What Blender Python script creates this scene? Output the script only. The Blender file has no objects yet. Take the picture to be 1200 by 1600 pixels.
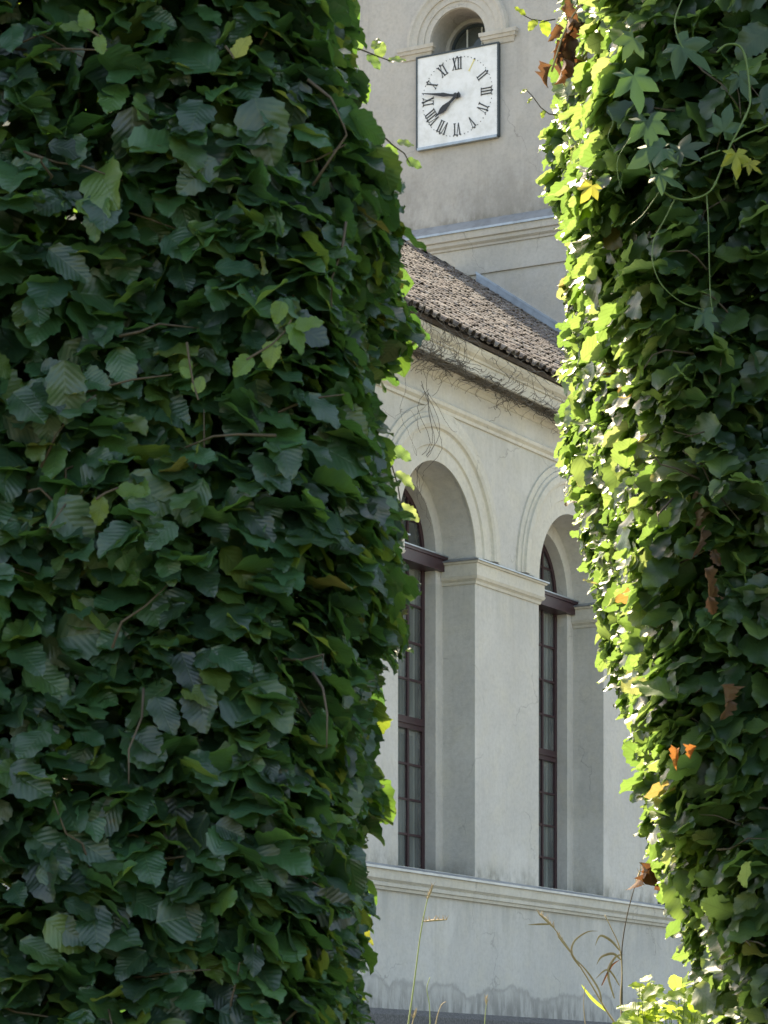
import bpy, math, random
import numpy as np
from mathutils import Vector, Matrix

random.seed(7)
RNG = np.random.default_rng(11)
R = math.radians
SC = bpy.context.scene

# ------------------------------------------------------------------ camera
F = 4739.0            # focal length in photo pixels (photo 1200 x 1600)
CZ = 1.5              # eye height
cam_d = bpy.data.cameras.new('camera')
cam = bpy.data.objects.new('camera', cam_d)
SC.collection.objects.link(cam)
cam.location = (0, 0, CZ)
cam.rotation_euler = (R(90), 0, 0)
cam_d.sensor_fit = 'HORIZONTAL'
cam_d.sensor_width = 24.0
cam_d.lens = 24.0 * F / 1200.0
cam_d.shift_y = 941.0 / 1200.0
cam_d.clip_end = 3000
cam_d.dof.use_dof = True
cam_d.dof.focus_distance = 12.0
cam_d.dof.aperture_fstop = 34.0
SC.camera = cam

# ------------------------------------------------------------------ light
SUN = Vector((-0.45, 0.89, 0)).normalized()
SUN_EL = R(50)
world = bpy.data.worlds.new('World'); SC.world = world; world.use_nodes = True
nt = world.node_tree
for n in list(nt.nodes): nt.nodes.remove(n)
wo = nt.nodes.new('ShaderNodeOutputWorld'); bg = nt.nodes.new('ShaderNodeBackground'); sky = nt.nodes.new('ShaderNodeTexSky')
sky.sky_type = 'NISHITA'; sky.sun_disc = False
sky.sun_elevation = SUN_EL
sky.sun_rotation = math.atan2(SUN.x, SUN.y)
sky.air_density = 1.0; sky.dust_density = 2.0; sky.ozone_density = 1.0
bg.inputs['Strength'].default_value = 0.15
nt.links.new(sky.outputs[0], bg.inputs['Color']); nt.links.new(bg.outputs[0], wo.inputs['Surface'])
sun_d = bpy.data.lights.new('sun', 'SUN'); sun_d.energy = 4.2; sun_d.angle = R(0.5); sun_d.color = (1.0, 0.94, 0.84)
sun = bpy.data.objects.new('sun', sun_d); SC.collection.objects.link(sun)
sd = Vector((SUN.x*math.cos(SUN_EL), SUN.y*math.cos(SUN_EL), math.sin(SUN_EL)))
sun.rotation_euler = sd.to_track_quat('Z', 'Y').to_euler()
SC.view_settings.view_transform = 'Standard'; SC.view_settings.look = 'None'
SC.view_settings.exposure = 1.75; SC.view_settings.gamma = 1.0
SC.view_settings.use_white_balance = True; SC.view_settings.white_balance_temperature = 8300; SC.view_settings.white_balance_tint = 10
SC.view_settings.use_curve_mapping = False

# ------------------------------------------------------------------ helpers
def at(px, py, D):
    return Vector(((px-600)/F*D, D, CZ+(1741-py)/F*D))

def link(o, parent=None):
    SC.collection.objects.link(o)
    if parent is not None: o.parent = parent
    return o

def tag(o, label=None, cat=None, group=None, kind=None):
    if label: o['label'] = label
    if cat: o['category'] = cat
    if group: o['group'] = group
    if kind: o['kind'] = kind
    return o

def empty(name, loc=(0,0,0), rz=0, label=None, cat=None, group=None, parent=None):
    o = bpy.data.objects.new(name, None); o.empty_display_size = .2
    link(o, parent); o.location = loc; o.rotation_euler = (0,0,rz)
    return tag(o, label, cat, group)

def ident(a, dep, z): return (a, dep, z)

class MB:
    """collects polygons (optionally through a mapping) and builds one mesh"""
    def __init__(s, fmap=None): s.v=[]; s.f=[]; s.m=fmap or ident
    def add(s, verts, faces):
        n=len(s.v); s.v += [s.m(*p) for p in verts]; s.f += [tuple(i+n for i in f) for f in faces]; return s
    def quad(s, a, b, c, d): return s.add([a,b,c,d], [(0,1,2,3)])
    def poly(s, pts): return s.add(pts, [tuple(range(len(pts)))])
    def box(s, x0,x1,y0,y1,z0,z1):
        v=[(x0,y0,z0),(x1,y0,z0),(x1,y1,z0),(x0,y1,z0),(x0,y0,z1),(x1,y0,z1),(x1,y1,z1),(x0,y1,z1)]
        return s.add(v, [(0,3,2,1),(4,5,6,7),(0,1,5,4),(1,2,6,5),(2,3,7,6),(3,0,4,7)])
    def extrude(s, prof, x0, x1, n=1):
        """prof: closed list of (y,z), swept along x"""
        k=len(prof); vs=[]; fs=[]
        for i in range(n+1):
            x=x0+(x1-x0)*i/n
            vs += [(x,y,z) for y,z in prof]
        for i in range(n):
            for j in range(k):
                a=i*k+j; b=i*k+(j+1)%k
                fs.append((a,b,b+k,a+k))
        fs.append(tuple(range(k))[::-1]); fs.append(tuple(n*k+j for j in range(k)))
        return s.add(vs, fs)
    def tube(s, pts, rad, sides=5):
        pts=[Vector(p) for p in pts]; n=len(pts)
        if not hasattr(rad,'__len__'): rad=[rad]*n
        vs=[]; fs=[]
        for i,p in enumerate(pts):
            t=(pts[min(i+1,n-1)]-pts[max(i-1,0)])
            if t.length<1e-9: t=Vector((0,0,1))
            t.normalize()
            u=t.cross(Vector((.31,.87,.12))); u.normalize(); w=t.cross(u)
            for j in range(sides):
                a=2*math.pi*j/sides
                vs.append(tuple(p+(u*math.cos(a)+w*math.sin(a))*rad[i]))
        for i in range(n-1):
            for j in range(sides):
                a=i*sides+j; b=i*sides+(j+1)%sides
                fs.append((a,b,b+sides,a+sides))
        fs.append(tuple(range(sides))[::-1]); fs.append(tuple((n-1)*sides+j for j in range(sides)))
        return s.add(vs, fs)
    def mesh(s, name, mat, smooth=False):
        me=bpy.data.meshes.new(name); me.from_pydata(s.v, [], s.f); me.update()
        if smooth: me.polygons.foreach_set('use_smooth', [True]*len(me.polygons))
        if mat: me.materials.append(mat)
        return me
    def build(s, name, mat, parent=None, smooth=False, loc=None):
        o=bpy.data.objects.new(name, s.mesh(name, mat, smooth)); link(o, parent)
        if loc is not None: o.location=loc
        return o

# ------------------------------------------------------------------ materials
def newmat(name):
    m=bpy.data.materials.new(name); m.use_nodes=True
    t=m.node_tree
    for n in list(t.nodes): t.nodes.remove(n)
    out=t.nodes.new('ShaderNodeOutputMaterial')
    return m,t,out
class NT:
    def __init__(s,t): s.t=t
    def n(s,typ,**kw):
        nd=s.t.nodes.new(typ)
        for k,v in kw.items():
            if k.startswith('i_'):
                nd.inputs[k[2:].replace('_',' ')].default_value=v
            else: setattr(nd,k,v)
        return nd
    def l(s,a,b): s.t.links.new(a,b)
    def math(s,op,a,b=None,c=None,clamp=False):
        nd=s.t.nodes.new('ShaderNodeMath'); nd.operation=op; nd.use_clamp=clamp
        for i,x in enumerate((a,b,c)):
            if x is None: continue
            if isinstance(x,(int,float)): nd.inputs[i].default_value=x
            else: s.l(x,nd.inputs[i])
        return nd.outputs[0]
    def mix(s,f,a,b,mode='MIX'):
        nd=s.t.nodes.new('ShaderNodeMix'); nd.data_type='RGBA'; nd.blend_type=mode
        for i,x in ((0,f),(6,a),(7,b)):
            if isinstance(x,(int,float)): nd.inputs[i].default_value=x
            elif isinstance(x,tuple): nd.inputs[i].default_value=(*x,1) if len(x)==3 else x
            else: s.l(x,nd.inputs[i])
        return nd.outputs[2]
    def noise(s,vec,scale,detail=4,rough=.55):
        nd=s.n('ShaderNodeTexNoise'); nd.inputs['Scale'].default_value=scale; nd.inputs['Detail'].default_value=detail; nd.inputs['Roughness'].default_value=rough
        if vec is not None: s.l(vec,nd.inputs['Vector'])
        return nd.outputs['Fac']
    def ramp(s,x,stops):
        nd=s.n('ShaderNodeValToRGB'); e=nd.color_ramp.elements
        while len(e)<len(stops): e.new(.5)
        for i,(p,c) in enumerate(stops):
            e[i].position=p; e[i].color=(*c,1) if isinstance(c,tuple) else (c,c,c,1)
        s.l(x,nd.inputs[0]); return nd.outputs[0]
    def smooth(s,x,a,b):
        nd=s.n('ShaderNodeMapRange'); nd.interpolation_type='SMOOTHSTEP'
        nd.inputs[1].default_value=a; nd.inputs[2].default_value=b
        s.l(x,nd.inputs[0]); return nd.outputs[0]
    def mapping(s,vec,scale):
        nd=s.n('ShaderNodeMapping'); nd.inputs['Scale'].default_value=scale; s.l(vec,nd.inputs['Vector']); return nd.outputs[0]
    def bump(s,h,strength,dist):
        nd=s.n('ShaderNodeBump'); nd.inputs['Strength'].default_value=strength; nd.inputs['Distance'].default_value=dist
        s.l(h,nd.inputs['Height']); return nd.outputs[0]

def plaster(name, base, warm=(.40,.37,.31), damp=False, stains=None, dirt=.35):
    m,t,out=newmat(name); N=NT(t)
    pos=N.n('ShaderNodeTexCoord').outputs['Object']
    big=N.noise(pos,.55,5,.6); mid=N.noise(pos,2.6,6,.66); fine=N.noise(pos,17,7,.72); blot=N.noise(pos,6.5,4,.7)
    streak=N.noise(N.mapping(pos,(3.2,3.2,.28)),1.6,6,.65)
    col=N.mix(N.smooth(big,.35,.68), tuple(c*.86 for c in base), base)
    col=N.mix(N.math('MULTIPLY',N.smooth(mid,.42,.72),.45), col, warm)
    col=N.mix(N.math('MULTIPLY',N.smooth(streak,.52,.8),dirt), col, tuple(c*.55 for c in base))
    col=N.mix(N.math('MULTIPLY',N.smooth(fine,.40,.72),.36), col, tuple(min(1,c*.62) for c in base))
    col=N.mix(N.math('MULTIPLY',N.smooth(blot,.48,.70),.34), col, tuple(c*.70 for c in base))
    # pale repair patches with soft edges
    patch=N.noise(N.mapping(pos,(1,1,.6)),.9,3,.5)
    col=N.mix(N.math('MULTIPLY',N.smooth(patch,.60,.63),.25), col, tuple(min(1,c*1.14) for c in base))
    sep=N.n('ShaderNodeSeparateXYZ'); N.l(pos,sep.inputs[0])
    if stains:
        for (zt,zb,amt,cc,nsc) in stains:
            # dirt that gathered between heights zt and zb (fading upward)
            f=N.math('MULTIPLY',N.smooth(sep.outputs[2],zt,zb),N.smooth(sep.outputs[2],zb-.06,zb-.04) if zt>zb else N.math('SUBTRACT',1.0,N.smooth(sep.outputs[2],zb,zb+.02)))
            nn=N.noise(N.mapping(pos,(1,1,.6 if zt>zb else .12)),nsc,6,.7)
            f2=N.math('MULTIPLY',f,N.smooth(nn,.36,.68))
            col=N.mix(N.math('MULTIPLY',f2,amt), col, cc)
    wv=N.n('ShaderNodeTexNoise'); wv.inputs['Scale'].default_value=2.2; wv.inputs['Detail'].default_value=5; N.l(pos,wv.inputs['Vector'])
    vadd=N.n('ShaderNodeVectorMath'); vadd.operation='MULTIPLY_ADD'; N.l(wv.outputs['Color'],vadd.inputs[0]); vadd.inputs[1].default_value=(.55,.55,.55); N.l(pos,vadd.inputs[2])
    cv=N.n('ShaderNodeTexVoronoi'); cv.feature='DISTANCE_TO_EDGE'; cv.inputs['Scale'].default_value=.42; N.l(vadd.outputs[0],cv.inputs['Vector'])
    crk=N.math('MULTIPLY',N.math('SUBTRACT',1.0,N.smooth(cv.outputs['Distance'],.0,.0042)),N.smooth(N.noise(pos,.8,2),.48,.56))
    col=N.mix(N.math('MULTIPLY',crk,.45),col,tuple(c*.35 for c in base))
    if damp:
        # rising damp: lobed tide line above the plinth
        vo=N.n('ShaderNodeTexVoronoi'); vo.voronoi_dimensions='1D'; vo.inputs['Scale'].default_value=1.05
        vo.inputs['Randomness'].default_value=1.0
        N.l(sep.outputs[0],vo.inputs['W'])
        d=vo.outputs['Distance']
        lob=N.math('MULTIPLY',N.math('SQRT',N.math('SUBTRACT',1.0,N.math('MULTIPLY',N.math('MULTIPLY',d,d),3.2),None,True)),.16)
        w1=N.math('MULTIPLY',N.noise(N.mapping(pos,(1,1,.01)),.9,1),.30)
        w2=N.math('MULTIPLY',N.noise(pos,7,6,.7),.07)
        edge=N.math('ADD',N.math('ADD',N.math('ADD',lob,w1),w2),2.87)
        edge=N.math('ADD',edge,N.math('MULTIPLY',N.math('SUBTRACT',N.noise(pos,2.2,4,.6),.5),.34))
        h=N.math('SUBTRACT',edge,sep.outputs[2])       # >0 under the tide line
        inside=N.smooth(h,-.02,.035)
        ring=N.math('MULTIPLY',inside,N.math('SUBTRACT',1.0,N.smooth(h,.0,.10)))
        dark=N.mix(N.smooth(N.noise(N.mapping(pos,(2,2,.5)),3.0,6,.7),.38,.62),tuple(c*.42 for c in base),tuple(min(1,c*.80) for c in base))
        col=N.mix(N.math('MULTIPLY',N.math('MULTIPLY',inside,N.math('SUBTRACT',1.1,N.smooth(sep.outputs[2],2.8,3.35))),.9),col,dark)
        col=N.mix(N.math('MULTIPLY',ring,.65),col,tuple(c*.50 for c in base))
    b=N.n('ShaderNodeBsdfPrincipled'); N.l(col,b.inputs['Base Color'])
    b.inputs['Roughness'].default_value=.9
    b.inputs['Specular IOR Level'].default_value=.25
    hh=N.math('ADD',N.math('MULTIPLY',mid,.8),N.math('MULTIPLY',fine,.25))
    N.l(N.bump(hh,.8,.025),b.inputs['Normal'])
    N.l(b.outputs[0],out.inputs[0]); return m

def simple(name, col, rough=.6, metal=0, noise=None, bump=None, spec=.5):
    m,t,out=newmat(name); N=NT(t)
    b=N.n('ShaderNodeBsdfPrincipled'); b.inputs['Roughness'].default_value=rough; b.inputs['Metallic'].default_value=metal
    b.inputs['Specular IOR Level'].default_value=spec
    pos=N.n('ShaderNodeTexCoord').outputs['Object']
    if noise:
        sc,c2,amt=noise
        f=N.noise(pos,sc,5,.65)
        N.l(N.mix(N.math('MULTIPLY',N.smooth(f,.38,.7),amt),col,c2),b.inputs['Base Color'])
    else: b.inputs['Base Color'].default_value=(*col,1)
    if bump:
        N.l(N.bump(N.noise(pos,bump[0],4),bump[1],bump[2]),b.inputs['Normal'])
    N.l(b.outputs[0],out.inputs[0]); return m

def rnd_socket(N):
    """0..1, per island and per object"""
    g=N.n('ShaderNodeNewGeometry'); oi=N.n('ShaderNodeObjectInfo')
    return N.math('FRACT',N.math('ADD',g.outputs['Random Per Island'],oi.outputs['Random']))

def leaf_mat(name, stops, trans_stops, tfac=.38, rough=.38, spec=.5, veins=True, vb=.28):
    m,t,out=newmat(name); N=NT(t)
    r=rnd_socket(N)
    r2=N.math('FRACT',N.math('MULTIPLY',r,17.31))
    col=N.ramp(r,stops); tcol=N.ramp(r,trans_stops)
    val=N.n('ShaderNodeHueSaturation'); N.l(col,val.inputs['Color']); N.l(N.math('MULTIPLY_ADD',r2,.7,.65),val.inputs['Value'])
    col=val.outputs[0]
    uv=N.n('ShaderNodeTexCoord').outputs['UV']
    sep=N.n('ShaderNodeSeparateXYZ'); N.l(uv,sep.inputs[0])
    au=N.math('ABSOLUTE',N.math('SUBTRACT',sep.outputs[0],.5))
    bs=N.n('ShaderNodeBsdfPrincipled')
    if veins:
        ph=N.math('SUBTRACT',N.math('MULTIPLY',sep.outputs[1],9.0),N.math('MULTIPLY',au,5.0))
        tri=N.math('ABSOLUTE',N.math('SUBTRACT',N.math('FRACT',ph),.5))      # .5 at vein
        vein=N.smooth(tri,.40,.5)
        rib=N.math('SUBTRACT',1.0,N.smooth(au,.0,.035))
        v=N.math('MAXIMUM',vein,rib)
        col=N.mix(N.math('MULTIPLY',v,.22),col,(.12,.19,.06))
        hgt=N.math('ADD',N.math('MULTIPLY',tri,-1.0),N.math('MULTIPLY',rib,-.4))
        N.l(N.bump(hgt,vb,.003),bs.inputs['Normal'])
        tcol=N.mix(N.math('MULTIPLY',v,.45),tcol,(.10,.16,.02))
    # brown nibbled tips and spots
    pos=N.n('ShaderNodeTexCoord').outputs['Object']
    sp=N.noise(pos,60,3)
    col=N.mix(N.math('MULTIPLY',N.smooth(sp,.66,.74),.5),col,(.12,.07,.03))
    N.l(col,bs.inputs['Base Color']); bs.inputs['Roughness'].default_value=rough
    bs.inputs['Specular IOR Level'].default_value=spec
    tr=N.n('ShaderNodeBsdfTranslucent'); N.l(tcol,tr.inputs['Color'])
    mx=N.n('ShaderNodeMixShader'); mx.inputs[0].default_value=tfac
    N.l(bs.outputs[0],mx.inputs[1]); N.l(tr.outputs[0],mx.inputs[2]); N.l(mx.outputs[0],out.inputs[0])
    return m

M={}
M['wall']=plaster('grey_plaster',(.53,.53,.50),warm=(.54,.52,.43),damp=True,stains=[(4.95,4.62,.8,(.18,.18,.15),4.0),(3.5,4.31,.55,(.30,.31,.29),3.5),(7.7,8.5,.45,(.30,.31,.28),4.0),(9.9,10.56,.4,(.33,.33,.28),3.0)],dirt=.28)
M['trim']=plaster('trim_plaster',(.56,.55,.49),warm=(.57,.54,.43),dirt=.30)
M['tower']=plaster('tower_plaster',(.50,.475,.45),warm=(.50,.455,.40),stains=[(19.2,17.35,.75,(.22,.205,.185),1.1),(17.7,17.35,.75,(.13,.11,.08),7.0)],dirt=.5)
M['towertrim']=plaster('tower_trim_plaster',(.52,.49,.45),warm=(.50,.45,.37),dirt=.25)
M['plinth']=simple('plinth_stone',(.10,.10,.10),.95,noise=(30,(.22,.22,.21),.7),bump=(45,1,.03))
M['zinc']=simple('zinc_flashing',(.36,.40,.44),.42,.75,noise=(5,(.22,.24,.26),.6))
M['maroon']=simple('maroon_paint',(.036,.013,.018),.42,noise=(12,(.022,.010,.012),.6))
M['white']=simple('white_paint',(.75,.75,.72),.5)
M['soffit']=simple('shade_tinted_soffit',(.10,.085,.065),.9,noise=(9,(.20,.17,.13),.6))  # shadow under the eaves is put into the soffit's dark colour
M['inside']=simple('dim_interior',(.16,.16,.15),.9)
M['curtain']=simple('pale_curtain',(.45,.48,.47),.85,noise=(2,(.28,.31,.31),.7))
M['black']=simple('black_paint',(.012,.012,.014),.45)
M['enamel']=simple('white_enamel',(.82,.82,.83),.4,noise=(5,(.60,.595,.57),.6))
M['yellow']=simple('faded_yellow_paint',(.74,.66,.30),.6)
M['steel']=simple('dark_steel_frame',(.035,.05,.06),.5)
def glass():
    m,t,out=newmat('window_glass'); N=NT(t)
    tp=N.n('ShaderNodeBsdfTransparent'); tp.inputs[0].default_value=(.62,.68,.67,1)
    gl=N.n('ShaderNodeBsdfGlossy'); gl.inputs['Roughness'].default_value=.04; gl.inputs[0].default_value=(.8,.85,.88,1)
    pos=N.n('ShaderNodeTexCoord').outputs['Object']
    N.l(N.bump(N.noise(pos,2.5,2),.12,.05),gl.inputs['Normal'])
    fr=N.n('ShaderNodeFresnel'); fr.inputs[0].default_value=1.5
    df=N.n('ShaderNodeBsdfDiffuse'); oi=N.n('ShaderNodeObjectInfo'); N.l(N.mix(N.math('MULTIPLY_ADD',oi.outputs['Random'],.6,N.math('MULTIPLY',N.smooth(N.noise(pos,3,5,.7),.3,.7),.4)),(.10,.115,.11),(.42,.46,.45)),df.inputs[0])  # grey film, varied per pane, puts reflected brightness into the glass colour
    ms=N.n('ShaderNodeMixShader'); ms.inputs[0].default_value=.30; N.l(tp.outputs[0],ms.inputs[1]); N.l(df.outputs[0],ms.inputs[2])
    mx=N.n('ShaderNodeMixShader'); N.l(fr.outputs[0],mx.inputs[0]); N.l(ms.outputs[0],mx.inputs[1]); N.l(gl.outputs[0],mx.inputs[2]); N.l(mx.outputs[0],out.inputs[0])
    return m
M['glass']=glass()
def tile_mat():
    m,t,out=newmat('clay_tile'); N=NT(t)
    r=rnd_socket(N)
    pos=N.n('ShaderNodeTexCoord').outputs['Object']; gp=N.n('ShaderNodeNewGeometry').outputs['Position']
    col=N.ramp(r,[(0,(.030,.026,.024)),(.3,(.075,.060,.052)),(.6,(.12,.098,.086)),(.85,(.045,.040,.038)),(1,(.19,.165,.145))])
    l1=N.noise(gp,5.0,6,.7)
    col=N.mix(N.math('MULTIPLY',N.smooth(l1,.48,.62),.55),col,(.27,.26,.24))      # lichen
    l2=N.noise(gp,11,4,.6)
    col=N.mix(N.math('MULTIPLY',N.smooth(l2,.55,.7),.7),col,(.05,.045,.04))
    b=N.n('ShaderNodeBsdfPrincipled'); N.l(col,b.inputs['Base Color']); b.inputs['Roughness'].default_value=.75
    N.l(N.bump(N.noise(gp,40,4),.6,.01),b.inputs['Normal'])
    N.l(b.outputs[0],out.inputs[0]); return m
M['tile']=tile_mat()
M['tilebase']=simple('roof_underlay',(.05,.04,.035),.95)
M['bark']=simple('bark',(.10,.075,.05),.85,noise=(30,(.05,.04,.03),.7),bump=(60,.6,.003))
M['dryvine']=simple('dry_vine_stem',(.13,.12,.105),.9,noise=(8,(.06,.055,.05),.7))
M['straw']=simple('dry_straw',(.50,.38,.22),.7,noise=(20,(.30,.2,.12),.6))
M['greenstem']=simple('green_stem',(.10,.17,.04),.45)
M['palestem']=simple('pale_green_stalk',(.34,.40,.16),.6)
def ground_mat():
    m,t,out=newmat('meadow_ground'); N=NT(t)
    pos=N.n('ShaderNodeTexCoord').outputs['Object']
    a=N.noise(pos,.6,6); b_=N.noise(pos,14,6,.7)
    col=N.mix(N.smooth(a,.35,.65),(.060,.085,.025),(.11,.115,.045))
    col=N.mix(N.math('MULTIPLY',N.smooth(b_,.45,.7),.6),col,(.035,.05,.015))
    sp_=N.n('ShaderNodeSeparateXYZ'); N.l(pos,sp_.inputs[0])
    bounce_yard=N.math('MULTIPLY',N.smooth(N.math('ADD',sp_.outputs[1],N.math('MULTIPLY',a,3.0)),17,19),N.math('SUBTRACT',1.0,N.smooth(sp_.outputs[1],70,90)))
    col=N.mix(bounce_yard,col,N.mix(b_,(.24,.22,.18),(.38,.35,.29)))  # unseen pale gravel, added to bounce sunlight onto the church wall
    b=N.n('ShaderNodeBsdfPrincipled'); N.l(col,b.inputs['Base Color']); b.inputs['Roughness'].default_value=.95
    N.l(N.bump(b_,1,.05),b.inputs['Normal']); N.l(b.outputs[0],out.inputs[0]); return m
M['ground']=ground_mat()

G_=[(0,(.008,.030,.020)),(.40,(.017,.062,.034)),(.82,(.032,.105,.044)),(.96,(.05,.12,.03)),(1,(.09,.15,.03))]  # bluish sky sheen is put into the left hedge's greens
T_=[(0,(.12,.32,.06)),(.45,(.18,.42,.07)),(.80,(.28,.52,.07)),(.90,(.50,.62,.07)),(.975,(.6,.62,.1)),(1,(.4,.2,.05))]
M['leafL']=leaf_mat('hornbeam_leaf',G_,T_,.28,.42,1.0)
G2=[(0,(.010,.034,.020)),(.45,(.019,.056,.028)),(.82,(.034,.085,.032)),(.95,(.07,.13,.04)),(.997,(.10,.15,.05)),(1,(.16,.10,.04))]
T2=[(0,(.22,.40,.08)),(.45,(.32,.52,.11)),(.82,(.42,.60,.15)),(.95,(.52,.66,.20)),(.993,(.6,.62,.22)),(1,(.5,.25,.06))]  # sunlit paleness of the right hedge is put into these transmitted colours
M['leafR']=leaf_mat('sun_tinted_hornbeam_leaf',G2,T2,.38,.40,.75,vb=.13)
M['leafS']=leaf_mat('shrub_leaf',[(0,(.06,.12,.02)),(.6,(.10,.17,.025)),(1,(.15,.2,.04))],[(0,(.4,.6,.06)),(1,(.6,.75,.12))],.45,.45,.4)
M['vineleaf']=leaf_mat('lobed_vine_leaf',[(0,(.022,.058,.034)),(1,(.036,.082,.042))],[(0,(.12,.28,.08)),(1,(.2,.36,.1))],.14,.55,.4,veins=False)
M['yellowleaf']=leaf_mat('yellow_vine_leaf',[(0,(.24,.30,.04)),(1,(.35,.34,.05))],[(0,(.55,.6,.1)),(1,(.65,.6,.1))],.4,.5,.4,veins=False)
M['deadleaf']=leaf_mat('dry_brown_leaf',[(0,(.07,.04,.028)),(.5,(.11,.06,.04)),(1,(.17,.11,.08))],[(0,(.3,.12,.05)),(1,(.4,.2,.1))],.2,.7,.3)
M['orangeleaf']=leaf_mat('orange_brown_leaf',[(0,(.38,.12,.03)),(1,(.45,.2,.06))],[(0,(.55,.2,.05)),(1,(.6,.3,.1))],.3,.6,.3)
M['shoot']=leaf_mat('young_hornbeam_leaf',[(0,(.055,.13,.025)),(.6,(.085,.16,.03)),(1,(.12,.18,.04))],[(0,(.3,.5,.06)),(1,(.5,.65,.1))],.4,.45,.6)
M['yellowing']=leaf_mat('yellowing_hornbeam_leaf',[(0,(.20,.24,.04)),(1,(.24,.25,.05))],[(0,(.5,.55,.08)),(1,(.6,.6,.1))],.4,.5,.5)
M['core']=simple('hedge_heart',(.012,.016,.008),1,spec=0)

# ------------------------------------------------------------------ ground
def ground_z(y):
    def ss(a,b,x):
        t=min(1,max(0,(x-a)/(b-a))); return t*t*(3-2*t)
    return 1.45*ss(7.6,10.4,y)+.95*ss(11,33,y)
def make_ground():
    xs=[-900,-300,-100,-40,-20,-10,-6,-4,-2,0,2,4,6,10,20,40,100,300,900]
    ys=[-900,-300,-60,-20,-6,0,3,5,7]+[7.5+.3*i for i in range(12)]+[12,14,16,18,20,23,26,30,34,40,60,100,300,900,2500]
    mb=MB(); vs=[(x,y,ground_z(y)) for y in ys for x in xs]; nx=len(xs)
    fs=[(j*nx+i,j*nx+i+1,(j+1)*nx+i+1,(j+1)*nx+i) for j in range(len(ys)-1) for i in range(nx-1)]
    o=mb.add(vs,fs).build('ground',M['ground'],smooth=True); tag(o,kind='structure')
make_ground()

# ------------------------------------------------------------------ church
TH=math.atan2(.873,.487)
CH=empty('church',(1.199,40.0,0),TH,'grey plastered church with tiled roof, tall arched windows and square tower','church')
UPM=Matrix.Translation((1.199,40.0,0)) @ Matrix.Rotation(TH,4,'Z')
def proj(sdz):
    p=UPM@Vector(sdz); return (600+F*p.x/p.y, 1741-F*(p.z-CZ)/p.y, p.y)

S0,S1=-12.0,12.6; NW=6.86; WBASE=1.8
HW,SPR=1.05,8.90           # outer opening half width, springing height
IW=.85; D1,D2=.48,.68      # stepped reveal
SILL=4.60; WTOP=11.15
NSEG=28
CENTERS=[-1.05+4.0*k for k in (-2,-1,0,1,2,3)]
def arch_pts(c,r,z,n=NSEG): return [(c-r*math.cos(math.pi*i/n), z+r*math.sin(math.pi*i/n)) for i in range(n+1)]
def arched_bay(mb,a0,a1,c,r1,r2,d1,d2,zs,spr,zb,zt,dback):
    """front face of a wall strip a0..a1 with one stepped round-arched opening"""
    mb.quad((a0,0,zb),(c-r1,0,zb),(c-r1,0,spr),(a0,0,spr))
    mb.quad((c+r1,0,zb),(a1,0,zb),(a1,0,spr),(c+r1,0,spr))
    mb.quad((c-r1,0,zb),(c+r1,0,zb),(c+r1,0,zs),(c-r1,0,zs))
    A=arch_pts(c,r1,spr); B=arch_pts(c,r2,spr)
    mb.quad((a0,0,spr),(A[0][0],0,spr),(A[0][0],0,zt),(a0,0,zt))
    mb.quad((A[-1][0],0,spr),(a1,0,spr),(a1,0,zt),(A[-1][0],0,zt))
    for i in range(NSEG):
        (x0,z0),(x1,z1)=A[i],A[i+1]
        mb.quad((x0,0,z0),(x1,0,z1),(x1,0,zt),(x0,0,zt))
        (u0,w0),(u1,w1)=B[i],B[i+1]
        mb.quad((x0,0,z0),(x0,d1,z0),(x1,d1,z1),(x1,0,z1))
        mb.quad((x0,d1,z0),(u0,d1,w0),(u1,d1,w1),(x1,d1,z1))
        mb.quad((u0,d1,w0),(u0,dback,w0),(u1,dback,w1),(u1,d1,w1))
    for s in (-1,1):
        x=c+s*r1; u=c+s*r2
        mb.quad((x,0,zs),(x,d1,zs),(x,d1,spr),(x,0,spr))
        mb.quad((x,d1,zs),(u,d1,zs),(u,d1,spr),(x,d1,spr))
        mb.quad((u,d1,zs),(u,dback,zs),(u,dback,spr),(u,d1,spr))
    mb.quad((c-r1,0,zs),(c+r1,0,zs),(c+r1,dback,zs),(c-r1,dback,zs))

mb=MB()
edges=[S0]+[c+2.0 for c in CENTERS[:-1]]+[S1]
for k,c in enumerate(CENTERS):
    arched_bay(mb,edges[k],edges[k+1],c,HW,IW,D1,D2,SILL,SPR,WBASE,WTOP,.95)
# other walls of the nave, closing it
mb.quad((S0,0,WBASE),(S0,0,WTOP),(S0,2*NW,WTOP),(S0,2*NW,WBASE))
mb.poly([(S0,0,WTOP),(S0,2*NW,WTOP),(S0,NW,WTOP+4.85)])
mb.quad((S1,0,WBASE),(S1,0,WTOP),(S1,2*NW,WTOP),(S1,2*NW,WBASE))
mb.poly([(S1,0,WTOP),(S1,2*NW,WTOP),(S1,NW,WTOP+4.85)])
mb.quad((S0,2*NW,WBASE),(S1,2*NW,WBASE),(S1,2*NW,WTOP),(S0,2*NW,WTOP))
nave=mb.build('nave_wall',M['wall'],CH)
# dim room behind the windows
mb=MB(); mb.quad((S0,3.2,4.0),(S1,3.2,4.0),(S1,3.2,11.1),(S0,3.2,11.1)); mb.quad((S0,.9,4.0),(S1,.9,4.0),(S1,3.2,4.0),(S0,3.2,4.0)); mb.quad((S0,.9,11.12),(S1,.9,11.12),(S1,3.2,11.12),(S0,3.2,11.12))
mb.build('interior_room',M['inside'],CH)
# plinth
mb=MB(); mb.extrude([(-.16,1.6),(-.16,2.74),(-.02,2.82),(.3,2.82),(.3,1.6)],S0-.1,S1,1); mb.build('plinth',M['plinth'],CH)
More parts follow.
